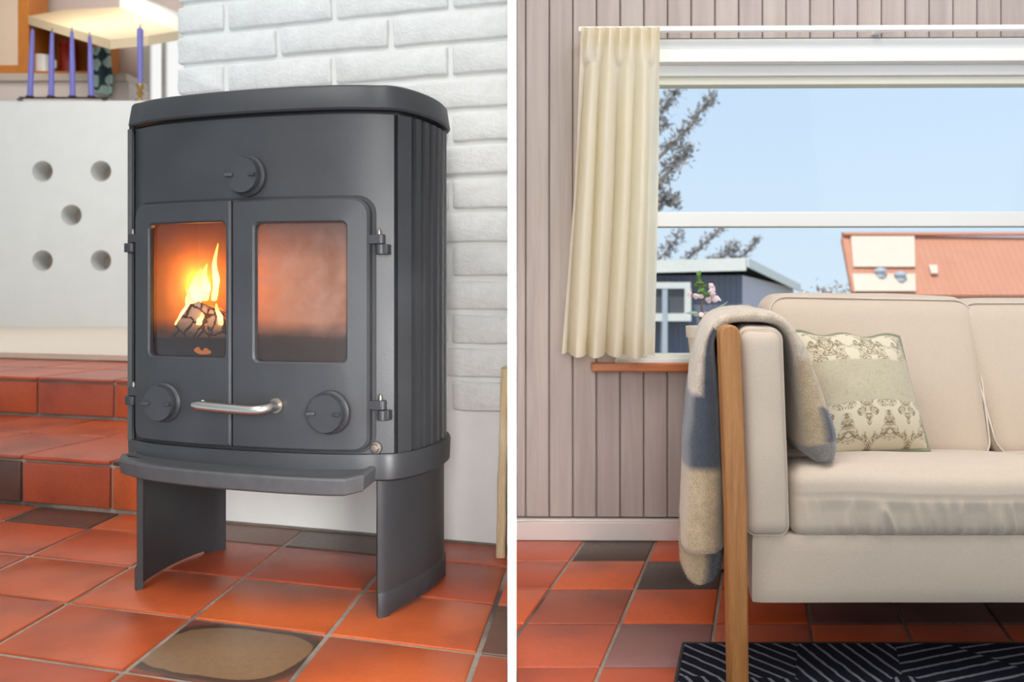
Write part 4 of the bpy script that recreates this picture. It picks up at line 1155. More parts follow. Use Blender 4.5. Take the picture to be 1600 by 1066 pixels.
# dotted cloth hanging from the worktop wall
b = MB(); q0 = P(150, 146, 9.0); q1 = P(180, 76, 9.0)
b.grid(14, 20, lambda a, c: (q0.x + (q1.x - q0.x) * a * (0.93 + 0.07 * sin(c * 5)), 8.94 + 0.03 * sin(a * 11) * (1 - 0.4 * c), q0.z + (q1.z - q0.z) * c - 0.04 * a * (1 - c)))
o = b.build('hanging_cloth', M['dots'], None, 180, fix=False); m = o.modifiers.new('thick', 'SOLIDIFY'); m.thickness = 0.02
b = MB(); b.tube([(q0.x + 0.02, 8.95, q1.z - 0.03), (q0.x + 0.02, 9.1, q1.z - 0.02), (q0.x - 0.03, 9.2, q1.z - 0.02)], 0.008, 6); b.build('hook', M['black_wire'], o, 40)
tag(o, 'dark teal cloth with pale dots hanging right of the four candles', 'cloth')
# bright kitchen window with white blind
wk = empty('window_2', P(222, 160, 9.5)); tag(wk, kind='structure')
x0, x1, Y0, Y1, z0, z1 = KB(222, 300, 60, 168, 9.5, 0.1)
for nm, bx_ in (('jamb', (0, 0.09, 0, 0.08, 0, z1 - z0)), ('mullion', (0.22, 0.27, 0, 0.06, 0, z1 - z0)), ('jamb', (x1 - x0 - 0.06, x1 - x0, 0, 0.08, 0, z1 - z0)), ('head', (0, x1 - x0, 0, 0.08, z1 - z0 - 0.06, z1 - z0)), ('blind', (0.09, x1 - x0 - 0.06, 0.05, 0.06, 0, z1 - z0 - 0.06))):
    b = MB(); b.box(*bx_); b.build(nm, M['lit'] if nm == 'blind' else M['hoodw'], wk, 0)  # the blind emits light itself, in place of daylight behind it
# ------------------------------------------------------------------ curtain and its rail
cr = empty('curtain_rail', R2W(0.4, -0.03, RV(1020, 46, -0.03)[1]), -RA); tag(cr, 'slim white curtain rail running above the window', 'curtain rail')
rz = 0.0
b = MB(); b.box(RV(1000, 46, -0.03)[0] - 0.4 - 0.16, 1.8, -0.008, 0.008, -0.0065, 0.0065); bevel(b.build('rail', M['rail'], cr, 0), 0.002)
for xk in (-0.15, 0.45, 1.05, 1.65):
    b = MB(); b.box(xk, xk + 0.02, 0.006, 0.046, -0.004, 0.010); b.build('bracket', M['rail'], cr, 0)
ct = empty('curtain', R2W(RV(905, 300, -0.06)[0], -0.06, RV(905, 46, -0.06)[1]), -RA)
tag(ct, 'short cream pleated curtain drawn to the left of the window', 'curtain')
cu_o, _ = RV(905, 300, -0.06); ctz = RV(905, 46, -0.06)[1]
tl, tr_ = RV(908, 50, -0.06)[0], RV(1031, 50, -0.06)[0]
ml, mr = RV(893, 300, -0.06)[0], RV(1027, 300, -0.06)[0]
bl, br = RV(874, 555, -0.06)[0], RV(1021, 555, -0.06)[0]
zb_ = RV(900, 555, -0.06)[1]; zt_ = RV(905, 43, -0.06)[1]
folds = [0.0, 0.10, 0.21, 0.33, 0.45, 0.58, 0.70, 0.82, 0.92, 1.0]
FP = [0.0, 0.09, 0.17, 0.29, 0.36, 0.50, 0.60, 0.72, 0.80, 0.90, 1.0]   # fold crests and troughs
FA = [0.2, 1.0, -0.9, 0.8, -1.0, 0.9, -0.5, 0.75, -0.9, 0.7, 0.4]
def foldv(a):
    a = min(1.0, max(0.0, a))
    for q in range(len(FP) - 1):
        if a <= FP[q + 1]:
            t = (a - FP[q]) / (FP[q + 1] - FP[q]); t = t * t * (3 - 2 * t)
            return FA[q] + (FA[q + 1] - FA[q]) * t
    return FA[-1]
def curt(a, c):
    # c = 0 at the hem, 1 at the heading
    t = 1 - c
    L = tl + (ml - tl) * min(1, t / 0.5) if t < 0.5 else ml + (bl - ml) * (t - 0.5) / 0.5
    R = tr_ + (mr - tr_) * min(1, t / 0.5) if t < 0.5 else mr + (br - mr) * (t - 0.5) / 0.5
    aa = a + 0.02 * sin(3.1 * t + a * 7) * t
    k1 = min(1.0, t / 0.35)
    fv = foldv(aa)
    v = (0.008 + 0.030 * k1) * fv + 0.003 * sin(aa * 60 + 3 * t) * (1 - 0.8 * k1)
    du = 0.008 * foldv(aa + 0.06) * k1
    pinch = sin(aa * 2 * pi * 7.5)
    if t < 0.11:
        k = t / 0.11
        v = 0.012 * pinch * (1 - 0.3 * k) + v * k * 0.6
    z = zt_ + (zb_ - zt_) * t + 0.005 * pinch * (1 - min(1, t / 0.05)) + 0.005 * fv * t + 0.006 * t * (0.5 - a)
    return (L + (R - L) * a + du - cu_o, v - 0.018 * t, z - ctz)
b = MB(); b.grid(150, 70, curt); o = b.build('cloth', M['curtain'], ct, 180, fix=False)
def hem(a, c):
    q = curt(a, 0.0); q2 = curt(a, 0.062)
    k = c
    return (q[0] + (q2[0] - q[0]) * k, q[1] + (q2[1] - q[1]) * k + 0.0022, q[2] + (q2[2] - q[2]) * k)
b = MB(); b.grid(150, 3, hem); b.build('hem', M['curtain'], ct, 180, fix=False)
def head(a, c):
    q = curt(a, 0.945 + 0.055 * c); return (q[0], q[1] + 0.0022, q[2])
b = MB(); b.grid(150, 4, head); b.build('heading_tape', M['curtain'], ct, 180, fix=False)

# ------------------------------------------------------------------ sofa
def soft_box(sx, sy, sz, r, n=(24, 16, 12), puff=(0, 0, 0), rough=0.0, seed=0):
    """Cushion: rounded box with bulging faces. Returns (verts, faces) centred on the origin."""
    bm = bmesh.new()
    cache = {}
    V, Fc = [], []
    def vert(i, j, k):
        key = (i, j, k)
        if key in cache: return cache[key]
        x, y, z = (i / n[0] * 2 - 1), (j / n[1] * 2 - 1), (k / n[2] * 2 - 1)
        p = Vector((x * sx / 2, y * sy / 2, z * sz / 2))
        c = Vector((max(-(sx / 2 - r), min(sx / 2 - r, p.x)), max(-(sy / 2 - r), min(sy / 2 - r, p.y)), max(-(sz / 2 - r), min(sz / 2 - r, p.z))))
        d = p - c
        if d.length > 1e-9:
            p = c + d.normalized() * r
        if puff[0]: p.x += x * puff[0] * (1 - y * y) * (1 - z * z)
        if puff[1]: p.y += y * puff[1] * (1 - x * x) * (1 - z * z)
        if puff[2]: p.z += z * puff[2] * (1 - x ** 4) * (1 - y * y)
        if rough:
            q = Vector((p.x * 7 + seed, p.y * 7, p.z * 7)); nn = noise.noise(q)
            p += p.normalized() * nn * rough
        cache[key] = len(V); V.append(p); return cache[key]
    for k in (0, n[2]):
        for i in range(n[0]):
            for j in range(n[1]):
                f = [vert(i, j, k), vert(i + 1, j, k), vert(i + 1, j + 1, k), vert(i, j + 1, k)]; Fc.append(f if k else f[::-1])
    for j in (0, n[1]):
        for i in range(n[0]):
            for k in range(n[2]):
                f = [vert(i, j, k), vert(i + 1, j, k), vert(i + 1, j, k + 1), vert(i, j, k + 1)]; Fc.append(f if not j else f[::-1])
    for i in (0, n[0]):
        for j in range(n[1]):
            for k in range(n[2]):
                f = [vert(i, j, k), vert(i, j + 1, k), vert(i, j + 1, k + 1), vert(i, j, k + 1)]; Fc.append(f if i else f[::-1])
    bm.free()
    return V, Fc
SY = 1.36                                       # front of the sofa
SHR = 0.16                                      # the arms splay towards the front
SCX = 0.925
sofa = empty('sofa', (SCX, SY, 0)); tag(sofa, 'cream two seat sofa with oak arm posts standing half on the dark rug', 'sofa')
def sx_(X, Y):                                  # squeeze towards the middle at the back (splayed arms)
    k = SHR * (Y - SY) / (SCX - 0.30)
    return SCX + (X - SCX) * (1 - k)
def to_sofa(p): 
    return (sx_(p[0], p[1]) - SCX, p[1] - SY, p[2])
# upholstered base and back
pv = lambda x, y, Y: P(x, y, Y)
bl_ = P(1172, 942, SY + 0.01); bz = P(1172, 838, SY + 0.01).z
xl_, xr_ = bl_.x, 2 * SCX - bl_.x
V, Fc = soft_box(xr_ - xl_, 0.64, bz - bl_.z + 0.006, 0.008, (60, 20, 8), (0, 0.004, 0), 0.002)
b = MB(); b.add([to_sofa((SCX + q.x, SY + 0.01 + 0.32 + q.y, (bz + bl_.z) / 2 + q.z)) for q in V], Fc); b.build('base', M['sofa'], sofa, 60)
V, Fc = soft_box(xr_ - xl_ + 0.02, 0.06, 0.46, 0.02, (40, 4, 14), (0, 0.003, 0))
b = MB(); b.add([to_sofa((SCX + q.x, SY + 0.655 + q.y + 0.10 * (q.z) , 0.15 + 0.23 + q.z)) for q in V], Fc); b.build('back_frame', M['sofa'], sofa, 60)
# oak posts
def post(pts_front, Y0, Y1, mirror):
    """Outline of the post face in X, Z, extruded in depth."""
    poly = pts_front if not mirror else [(2 * SCX - p[0], p[1]) for p in pts_front][::-1]
    b = MB(); b.prism(poly, lambda p: (p[0] - SCX, Y0 - SY, p[1]), lambda p: (p[0] - SCX, Y1 - SY, p[1]))
    return bevel(b.build('arm_post', M['oak'], sofa, 40), 0.004, 3)
face = []
YF = 1.335
tl0, tr0 = P(1125.5, 522, YF), P(1157, 522, YF)
bl0, br0 = P(1141, 1090, YF), P(1171, 1090, YF)
zb0 = 0.013
bl0.z = zb0; br0.z = zb0
topc = (tl0.x + tr0.x) / 2; rad = (tr0.x - tl0.x) / 2
face = [(bl0.x, zb0), (br0.x, zb0), (P(1168, 800, YF).x, P(1168, 800, YF).z), (tr0.x, tr0.z)]
face += [(topc + rad * cos(pi * k / 12), tr0.z + rad * 0.9 * sin(pi * k / 12)) for k in range(1, 12)] + [(tl0.x, tl0.z), (P(1136.5, 800, YF).x, P(1136.5, 800, YF).z)]
for mir in (False, True):
    post(face, YF, YF + 0.035, mir)
    # rear post and the rail that joins them
    ff = [(sx_(p[0], 1.98), p[1] if p[1] > 0.1 else 0.001) for p in face]
    poly = ff if not mir else [(2 * SCX - p[0], p[1]) for p in ff][::-1]
    b = MB(); b.prism(poly, lambda p: (p[0] - SCX, 1.965 - SY, p[1]), lambda p: (p[0] - SCX, 2.0 - SY, p[1])); bevel(b.build('rear_post', M['oak'], sofa, 40), 0.004, 3)
    sgn = -1 if mir else 1
    q = [(topc - 0.012, 0.535), (topc + 0.012, 0.535), (topc + 0.012, 0.585), (topc - 0.012, 0.585)]
    rings = []
    for Y in (YF + 0.03, 1.97):
        rings.append([((sx_(p[0], Y) - SCX) * sgn, Y - SY, p[1]) for p in q])
    b = MB(); b.loft(rings, True, True, True); bevel(b.build('arm_rail', M['oak'], sofa, 0), 0.004, 2)
# arm pads
pz1, pz0 = P(1190, 511.5, SY).z, P(1190, 841, SY).z
for mir in (False, True):
    px0, px1 = P(1162, 700, SY).x, P(1236, 700, SY).x
    V, Fc = soft_box(px1 - px0, 0.60, pz1 - pz0, 0.022, (10, 26, 34), (0.003, 0.006, 0.004), 0.004, 3.0 + 5 * mir)
    vs = []
    for q in V:
        lean = -0.012 * max(0, (q.z / (pz1 - pz0) + 0.5)) 
        X = (px0 + px1) / 2 + q.x + lean; Y = SY - 0.004 + 0.30 + q.y
        c = to_sofa((X, Y, (pz0 + pz1) / 2 + q.z)); vs.append(((-1 if mir else 1) * c[0], c[1], c[2]))
    b = MB(); b.add(vs, Fc); pad = b.build('arm_pad', M['sofa'], sofa, 60)
    # piped seam round the front face
    lp = rrect(px0 + 0.003, px1 - 0.003, pz0 + 0.004, pz1 - 0.003, 0.017, 14, 5)
    pts = []
    for x, z in lp + [lp[0]]:
        t = (z - pz0) / (pz1 - pz0); c = to_sofa((x - 0.012 * t, SY + 0.004, z)); pts.append(((-1 if mir else 1) * c[0], c[1] - 0.001, c[2]))
    b = MB(); b.tube(pts, 0.0010, 6, False); b.build('piping', M['sofa'], pad, 60)
# seat cushions
sz_f, sz_b = P(1300, 748, SY).z, 0.262
for mir in (False, True):
    cx0, cx1 = P(1237, 800, SY).x, SCX - 0.002
    Wc = cx1 - cx0; Hc = 0.118; D = 0.46
    V, Fc = soft_box(Wc, D, Hc, 0.027, (230, 40, 26), (0.006, 0.012, 0.010), 0.0, 0)
    vs = []
    for q in V:
        X = (cx0 + cx1) / 2 + q.x; Y = SY + 0.005 + D / 2 + q.y; z = 0.262 + Hc / 2 + q.z - 0.012
        tt = (q.z / Hc + 0.5)
        # seat falls to the back
        z -= 0.058 * max(0, (Y - SY - 0.08) / 0.40) * tt
        # pinched front edge: gathers from the seam
        fr = max(0.0, 1 - (Y - SY) / 0.05)
        if fr > 0:
            low = max(0.0, 1 - abs(tt - 0.22) / 0.50)
            low = max(0.0, min(1.0, (0.60 - tt) / 0.18)) * min(1.0, tt / 0.04)
            xs2 = X + 0.020 * (tt - 0.2) + 0.006 * noise.noise(Vector((X * 25, 3, mir)))
            r1 = 1 - abs(noise.noise(Vector((xs2 * 46, tt * 0.8 + 4 + mir, 0)))) * 3.0
            ridge = max(0.0, r1) ** 1.6
            mask = 0.35 + 0.9 * max(0.0, noise.noise(Vector((X * 7, 1, mir))) + 0.35)
            Y -= (0.0075 * ridge * mask - 0.0035) * low * fr * min(1.0, max(0.0, (X - cx0) / 0.06))
            if abs(tt - 0.62) < 0.03: Y += 0.0015 * fr
            z += 0.002 * noise.noise(Vector((X * 9, 5, mir)))
        z += 0.004 * noise.noise(Vector((X * 5, Y * 5, 2 + mir))) * tt
        c = to_sofa((X, Y, z)); vs.append(((-1 if mir else 1) * c[0], c[1], c[2]))
    b = MB(); b.add(vs, Fc); sc_ = b.build('seat_cushion', M['sofa'], sofa, 70)
# back cushions
for mir in (False, True):
    YB0, YB1 = 1.72, 1.86
    bx0, bx1 = P(1197, 480, YB1).x, P(1517, 480, YB1).x
    zt1 = P(1350, 463, YB1).z if not mir else P(1560, 470, YB1).z
    zb1 = 0.305
    Wc = bx1 - bx0; Hc = zt1 - zb1; D = 0.13
    V, Fc = soft_box(Wc, D, Hc, 0.040, (44, 14, 34), (0.004, 0.016, 0.006), 0.003, 11 + 7 * mir)
    vs = []; 
    def place(qx, qy, qz):
        t = qz / Hc + 0.5
        X = (bx0 + bx1) / 2 + qx + (SCX - 0.006 - bx1) * 0.0
        Y = YB0 + (YB1 - YB0) * t + D / 2 + qy
        # sides lean with the splay
        X += (0.5 - t) * (-0.028) * (qx / Wc * 2 if qx > 0 else 0)
        return ((-1 if mir else 1) * (X - SCX) + (0.009 if mir else 0.0), Y - SY, zb1 + Hc / 2 + qz - (0.008 * (qx / Wc) if not mir else 0))
    b = MB(); b.add([place(*q) for q in V], Fc); bc = b.build('back_cushion', M['sofa'], sofa, 60)
    lp = rrect(-Wc / 2 + 0.006, Wc / 2 - 0.006, -Hc / 2 + 0.006, Hc / 2 - 0.005, 0.042, 16, 8)
    b = MB(); b.tube([place(x, -D / 2 + 0.012, z) for x, z in lp + [lp[0]]], 0.0020, 6, False); b.build('piping', M['piping'], bc, 60)

# ------------------------------------------------------------------ blanket over the arm
BY = 1.405
outer = [(1076, 909), (1066, 904), (1061, 892), (1060, 866), (1061, 820), (1064, 760), (1066, 700), (1071, 650), (1077, 600), (1084, 555), (1093, 523), (1106, 501), (1125, 488), (1150, 482), (1180, 481), (1203, 484), (1222, 492), (1238, 506), (1254, 532), (1268, 562), (1283, 598), (1298, 632), (1311, 664), (1313, 690), (1305, 712)]
inner = [(1112, 909), (1126, 903), (1133, 890), (1136, 864), (1136, 820), (1138, 760), (1136, 700), (1132, 650), (1127, 600), (1121, 560), (1120, 535), (1126, 520), (1138, 509), (1155, 506), (1180, 506), (1198, 507), (1212, 512), (1224, 526), (1233, 552), (1236, 580), (1238, 612), (1240, 645), (1241, 676), (1246, 704), (1266, 719)]
path = cat_rom([(o_[0], o_[1], i_[0], i_[1]) for o_, i_ in zip(outer, inner)], 5)
bk = empty('folded_blanket', (SCX, SY, 0)); 
bk.location = (0.27, BY, 0.30)
tag(bk, 'folded beige and slate checked wool blanket hanging over the sofa arm', 'blanket')
def dye(side, y, x, front):
    tan, sl = sr(190, 166, 134), sr(74, 78, 88); lt = sr(206, 188, 168)
    if side < 0:                                   # outer side of the arm
        if y > 858: return sl if front > 0.62 else tan
        if y > 733: return tan
        if y > 610: return sl
        if y > 512: return sl if front > 0.45 else lt
        return lt
    if y > 688: return sr(132, 124, 118)
    if y > 640: return sl if front < 0.38 else tan
    return lt if y < 560 else tan
def blanket_strip(path, Y0, Y1, nm, npt=28, seed=0, left_only=False):
    rings, cols = [], []
    half = (Y1 - Y0) / 2
    for k, (ox, oy, ix, iy) in enumerate(path):
        o_ = P(ox, oy, BY); i_ = P(ix, iy, BY)
        m = (o_ + i_) / 2; ax = (o_ - i_) / 2
        side = -1 if (left_only or k < len(path) * 0.53) else 1
        ring = []
        for q in range(npt):
            a = 2 * pi * q / npt; ca, sa = cos(a), sin(a)
            e = 0.55
            cx = (abs(ca) ** e) * (1 if ca >= 0 else -1); cy = (abs(sa) ** e) * (1 if sa >= 0 else -1)
            Y = (Y0 + Y1) / 2 + half * cy
            p = m + ax * cx
            # the roll splays with the arm
            shr = SHR if side < 0 else 0.10
            p = Vector((p.x + shr * (Y - BY), Y, p.z))
            nn = noise.noise(Vector((p.x * 18, p.y * 18, p.z * 18 + seed))) * 0.004 + noise.noise(Vector((p.x * 70, p.y * 70, p.z * 70))) * 0.0014
            p += Vector((cx, cy, 0)).normalized() * nn
            p -= bk.location
            ring.append(p); cols.append(dye(side, (oy + iy) / 2 + 4 * noise.noise(Vector((cx * 2, oy * 0.05, 0))), (ox + ix) / 2, 0.5 - cx * 0.5))
        rings.append(ring)
    b = MB(); b.loft(rings, True, True, True)
    me = b.mesh(nm, 180)
    ca_ = me.color_attributes.new('dye', 'FLOAT_COLOR', 'POINT')
    for i, c in enumerate(cols): ca_.data[i].color = (*c, 1)
    return link(nm, me, M['blanket'], bk)
cut = next(i for i, q in enumerate(path) if q[1] < 862)
main = blanket_strip(path[cut:], BY - 0.03, BY + 0.36, 'upper_layer')
low = [(q[0] + 3 + 6 * max(0, (862 - q[1]) / 100), q[1], q[2] - 2, q[3]) for q in path[:cut + 8]]
blanket_strip(low, BY - 0.015, BY + 0.30, 'lower_layer', seed=9, left_only=True)

r_ = random.Random(3); fv, ff, fc = [], [], []
for src in [o_ for o_ in bk.children if o_.name.startswith(('upper', 'lower'))]:
    me_ = src.data; cols_ = me_.color_attributes['dye'].data
    polys = [p for p in me_.polygons if len(p.vertices) == 4]
    tot = sum(p.area for p in polys)
    for p in polys:
        k = p.area / tot * 26000; k = int(k) + (1 if r_.random() < k - int(k) else 0)
        vs_ = [me_.vertices[i].co for i in p.vertices]
        for _ in range(k):
            a_, c_ = r_.random(), r_.random()
            q_ = vs_[0].lerp(vs_[1], a_).lerp(vs_[3].lerp(vs_[2], a_), c_)
            dd = (p.normal + Vector((r_.gauss(0, 0.55), r_.gauss(0, 0.55), r_.gauss(-0.2, 0.55)))).normalized()
            sd = dd.cross(Vector((r_.gauss(0, 1), r_.gauss(0, 1), r_.gauss(0, 1)))).normalized() * 0.00035
            L_ = r_.uniform(0.0025, 0.006); n_ = len(fv)
            fv += [q_ - sd, q_ + sd, q_ + dd * L_]; ff.append((n_, n_ + 1, n_ + 2))
            cc = [min(1, x_ * 1.15) for x_ in cols_[p.vertices[0]].color[:3]]; fc += [cc] * 3
me_ = bpy.data.meshes.new('wool_nap'); me_.from_pydata([tuple(q_) for q_ in fv], [], ff)
ca_ = me_.color_attributes.new('dye', 'FLOAT_COLOR', 'POINT')
for i, c in enumerate(fc): ca_.data[i].color = (*c, 1)
nap = link('wool_nap', me_, M['blanket'], bk); nap['kind'] = 'stuff'

# ------------------------------------------------------------------ cushion with a damask print
TLc, TRc, BRc, BLc = P(1240, 520, 1.675), P(1404, 526, 1.70), P(1451, 704, 1.60), P(1288, 716, 1.55)
pl = empty('throw_pillow', (TLc + TRc + BRc + BLc) / 4); pl.location.z = BLc.z
tag(pl, 'square cushion printed with olive damask bands leaning on the sofa back', 'cushion')
pn = ((TRc - TLc).cross(BLc - TLc)).normalized()
if pn.y > 0: pn = -pn
def pil(a, c, s):
    x, y = a * 2 - 1, c * 2 - 1
    # concave edges
    k = 0.035
    xx = x * (1 - k * (1 - y * y)); yy = y * (1 - k * (1 - x * x))
    A, C = xx * 0.5 + 0.5, yy * 0.5 + 0.5
    p = (BLc * (1 - A) + BRc * A) * (1 - C) + (TLc * (1 - A) + TRc * A) * C
    th = 0.056 * (max(0, 1 - abs(x) ** 2.6) ** 0.6) * (max(0, 1 - abs(y) ** 2.6) ** 0.6)
    th += 0.003 * noise.noise(Vector((x * 3, y * 3, s)))* (1 - x ** 4) * (1 - y ** 4)
    p = p + pn * th * s
    if c > 0.9: p.z += 0.004 * sin(a * 15 + 1) * (c - 0.9) * 10
    return p - pl.location
NG = 44
b = MB(); b.grid(NG, NG, lambda a, c: pil(a, c, 1)); n0 = len(b.v); b.grid(NG, NG, lambda a, c: pil(a, c, -0.8))
me = b.mesh('cover', 180, False)
uvl = me.uv_layers.new(name='UVMap')
for lp_ in me.loops:
    i = lp_.vertex_index % n0; uvl.data[lp_.index].uv = ((i % (NG + 1)) / NG, (i // (NG + 1)) / NG)
link('cover', me, M['pillow'], pl)
edge = [(t / 20, 0) for t in range(20)] + [(1, t / 20) for t in range(20)] + [(1 - t / 20, 1) for t in range(20)] + [(0, 1 - t / 20) for t in range(21)]
b = MB(); b.tube([pil(a, c, 0) for a, c in edge], 0.0045, 8, False); b.build('piping', M['green_trim'], pl, 60)

# ------------------------------------------------------------------ rug under the sofa front
r0 = FL(1068, 1004, 0.012)
rg = empty('rug', (1.0, 1.2, 0)); tag(rg, 'dark navy rug with grey fan stripes under the sofa front', 'rug')
def rugp(a, c):
    Y = r0.y - 0.75 * (1 - c); X0 = r0.x - 0.24 * (r0.y - Y)
    return (X0 + (2.1 - X0) * a - 1.0, Y - 1.2)
b = MB(); poly = [rugp(0, 0), rugp(1, 0), rugp(1, 1), rugp(0, 1)]
b.prism(poly, lambda p: (p[0], p[1], 0.0008), lambda p: (p[0], p[1], 0.0115)); bevel(b.build('pile', M['rug'], rg, 0), 0.004, 2)
b = MB(); ring = [rugp(t / 30, 0) for t in range(30)] + [rugp(1, t / 12) for t in range(12)] + [rugp(1 - t / 30, 1) for t in range(30)] + [rugp(0, 1 - t / 12) for t in range(13)]
b.tube([(p[0], p[1], 0.008) for p in ring], 0.0045, 6, False); b.build('bound_edge', M['black_wire'], rg, 60)

# ------------------------------------------------------------------ plant on the sill
pY = 2.225
pc = P(1097, 568, 2.165); szt = RV(924, 568, -0.03)[1]
pt = empty('potted_plant', (pc.x, 2.19, szt + 0.0005)); tag(pt, 'small flowering plant in a cream pot on the window sill', 'plant')
# sits on the wooden sill, in front of the sash
pt.location.y = 2.135
kk = 2.135 / F
ph = (568 - 508) * kk; pr = 28 * kk
b = MB(); b.lathe([(pr * 0.72, 0), (pr * 0.74, 0.003), (pr * 0.90, ph * 0.68), (pr * 0.91, ph * 0.70), (pr * 1.0, ph * 0.71), (pr * 1.03, ph * 0.99), (pr * 1.0, ph), (pr * 0.93, ph * 0.99), (pr * 0.88, ph * 0.86)], (0, 0, 0), 'z', 32, True, False)
b.build('pot', M['pot'], pt, 40)
b = MB(); b.lathe([(pr * 0.9, ph * 0.88), (pr * 0.4, ph * 0.91)], (0, 0, 0), 'z', 20); b.build('soil', M['soil'], pt, 40)
def pp(x, y, dy=0.0): return ((x - 1097) * kk, dy, (568 - y) * kk)
b = MB(); b.tube([pp(1094, 512), pp(1094, 490), pp(1093, 468), pp(1090, 440), pp(1086, 428)], [0.0028, 0.0026, 0.0024, 0.002, 0.0015], 8); b.build('stem', M['stem'], pt, 60)
def leaf(p, d, L, wd, mat, nm, cup=0.25):
    d = Vector(d).normalized(); side = d.cross(Vector((0.2, -1, 0.3))).normalized(); upv = side.cross(d)
    b = MB(); ns = 8; vs = []
    for k in range(ns + 1):
        t = k / ns; wv = wd * sin(pi * (0.06 + 0.94 * t) ** 0.8) * (1 if t < 1 else 0) + 0.0002
        c = Vector(p) + d * L * t - Vector((0, 0, 1)) * L * cup * t * t
        vs += [c - side * wv + upv * wv * 0.3, c, c + side * wv + upv * wv * 0.3]
    fs = []
    for k in range(ns):
        for q in range(2): fs.append((k * 3 + q, k * 3 + q + 1, k * 3 + q + 4, k * 3 + q + 3))
    b.add(vs, fs); o = b.build(nm, mat, pt, 180, fix=False)
    m = o.modifiers.new('thick', 'SOLIDIFY'); m.thickness = 0.0008
    return o
rl = random.Random(5)
for (x, y) in ((1086, 430), (1088, 436), (1092, 438), (1084, 440), (1090, 446), (1094, 450), (1086, 456), (1098, 452), (1094, 460), (1099, 462), (1082, 446), (1090, 430)):
    leaf(pp(x, y, rl.uniform(-0.01, 0.01)), (rl.uniform(-1, 1), rl.uniform(-0.6, 0.3), rl.uniform(0.0, 0.9)), rl.uniform(0.015, 0.024), rl.uniform(0.0035, 0.006), M['leaf'], 'leaf')
for (x, y) in ((1105, 447), (1110, 456), (1112, 463), (1104, 458), (1108, 468), (1076, 461), (1080, 464), (1100, 470), (1090, 465), (1088, 492), (1098, 491), (1113, 452)):
    for _ in range(2):
        leaf(pp(x, y, rl.uniform(-0.012, 0.012)), (rl.uniform(-1, 1), rl.uniform(-0.8, 0.2), rl.uniform(-0.3, 1)), rl.uniform(0.014, 0.022), rl.uniform(0.005, 0.008), M['petal'], 'petal')
leaf(pp(1104, 492), (1, -0.1, 0.75), 0.062, 0.0035, M['leaf_pale'], 'leaf', 0.0)
leaf(pp(1088, 488), (-1, -0.1, 0.1), 0.035, 0.004, M['leaf_pale'], 'leaf', 0.1)
leaf(pp(1093, 500), (-0.3, -0.2, 1), 0.022, 0.005, M['leaf'], 'leaf', 0.0); leaf(pp(1096, 500), (0.4, -0.2, 1), 0.022, 0.005, M['leaf'], 'leaf', 0.0)

# ------------------------------------------------------------------ outside: ground, shed, house, trees
GZ = -0.9
b = MB(); b.add([(-40, 2.6, GZ), (70, 2.6, GZ), (70, 120, GZ), (-40, 120, GZ)], [(0, 1, 2, 3)])
tag(b.build('ground', M['ground'], None, 0), kind='structure')
def w3(x, y, Y): return P(x, y, Y)
SYd = 14.0
shd = empty('garden_shed', (w3(1160, 455, SYd).x, SYd, GZ)); tag(shd, 'slate blue garden shed with white roof edge beyond the window', 'shed')
def sh(x, y, Y): return tuple(w3(x, y, Y) - shd.location)
c1 = w3(1160, 430, SYd); lft = w3(930, 432, 14.6); rgt = w3(1240, 450, 17.0)
zc = c1.z
def wallq(a, c, z0, za, zc_, th):
    return [(a.x, a.y, z0), (c.x, c.y, z0), (c.x, c.y, zc_), (a.x, a.y, za)]
def rel2(p): return (p[0] - shd.location.x, p[1] - shd.location.y, p[2] - shd.location.z)
# front wall in upright boards
nb = 26
for k in range(nb):
    a = lft.lerp(c1, k / nb); c = lft.lerp(c1, (k + 1) / nb); g = 0.012
    d = (c - a); a = a + d * 0.03; c = c - d * 0.03
    nrm_ = Vector((d.y, -d.x, 0)).normalized() * 0.02
    if nrm_.y > 0: nrm_ = -nrm_
    q = [rel2(p) for p in wallq(a, c, GZ, zc, zc, 0)]
    q2 = [(p[0] + nrm_.x, p[1] + nrm_.y, p[2]) for p in q]
    b = MB(); b.loft([q, q2], True, True, True); b.build('wall_board', M['shed'], shd, 0)
b = MB(); bk_l = lft + Vector((1.0, 5, 0)); 
q = [(lft.x, lft.y), (c1.x, c1.y), (rgt.x, rgt.y), (bk_l.x, bk_l.y)]
b.prism(q, lambda p: (p[0] - shd.location.x, p[1] - shd.location.y, 0), lambda p: (p[0] - shd.location.x, p[1] - shd.location.y, (zc - GZ) if p[1] < 15.5 else (rgt.z - GZ)))
b.build('body', M['shed_pale'], shd, 0)
# roof slab with white edges
ra = [w3(930, 411, 14.3), w3(1166, 405, 13.7), w3(1249, 446, 16.9), Vector((bk_l.x, bk_l.y, rgt.z + 0.1))]
b = MB(); b.loft([[rel2((p.x, p.y, p.z - 0.02)) for p in ra], [rel2(p) for p in ra]], True, True, True); b.build('roof', M['roof_felt'], shd, 0)
def strip(a, c, h, nm):
    d = (c - a).normalized(); n_ = Vector((d.y, -d.x, 0)).normalized() * 0.03
    if n_.y > 0: n_ = -n_
    b = MB(); q = [a, c, c - Vector((0, 0, h)), a - Vector((0, 0, h))]
    b.loft([[rel2(p) for p in q], [rel2(p + n_) for p in q]], True, True, True); return b.build(nm, M['fascia'], shd, 0)
strip(ra[0] + Vector((0, 0, 0.02)), ra[1] + Vector((0, 0, 0.02)), 0.21, 'fascia'); strip(ra[1] + Vector((0.01, 0, 0.02)), ra[2] + Vector((0, 0, 0.02)), 0.15, 'barge_board')
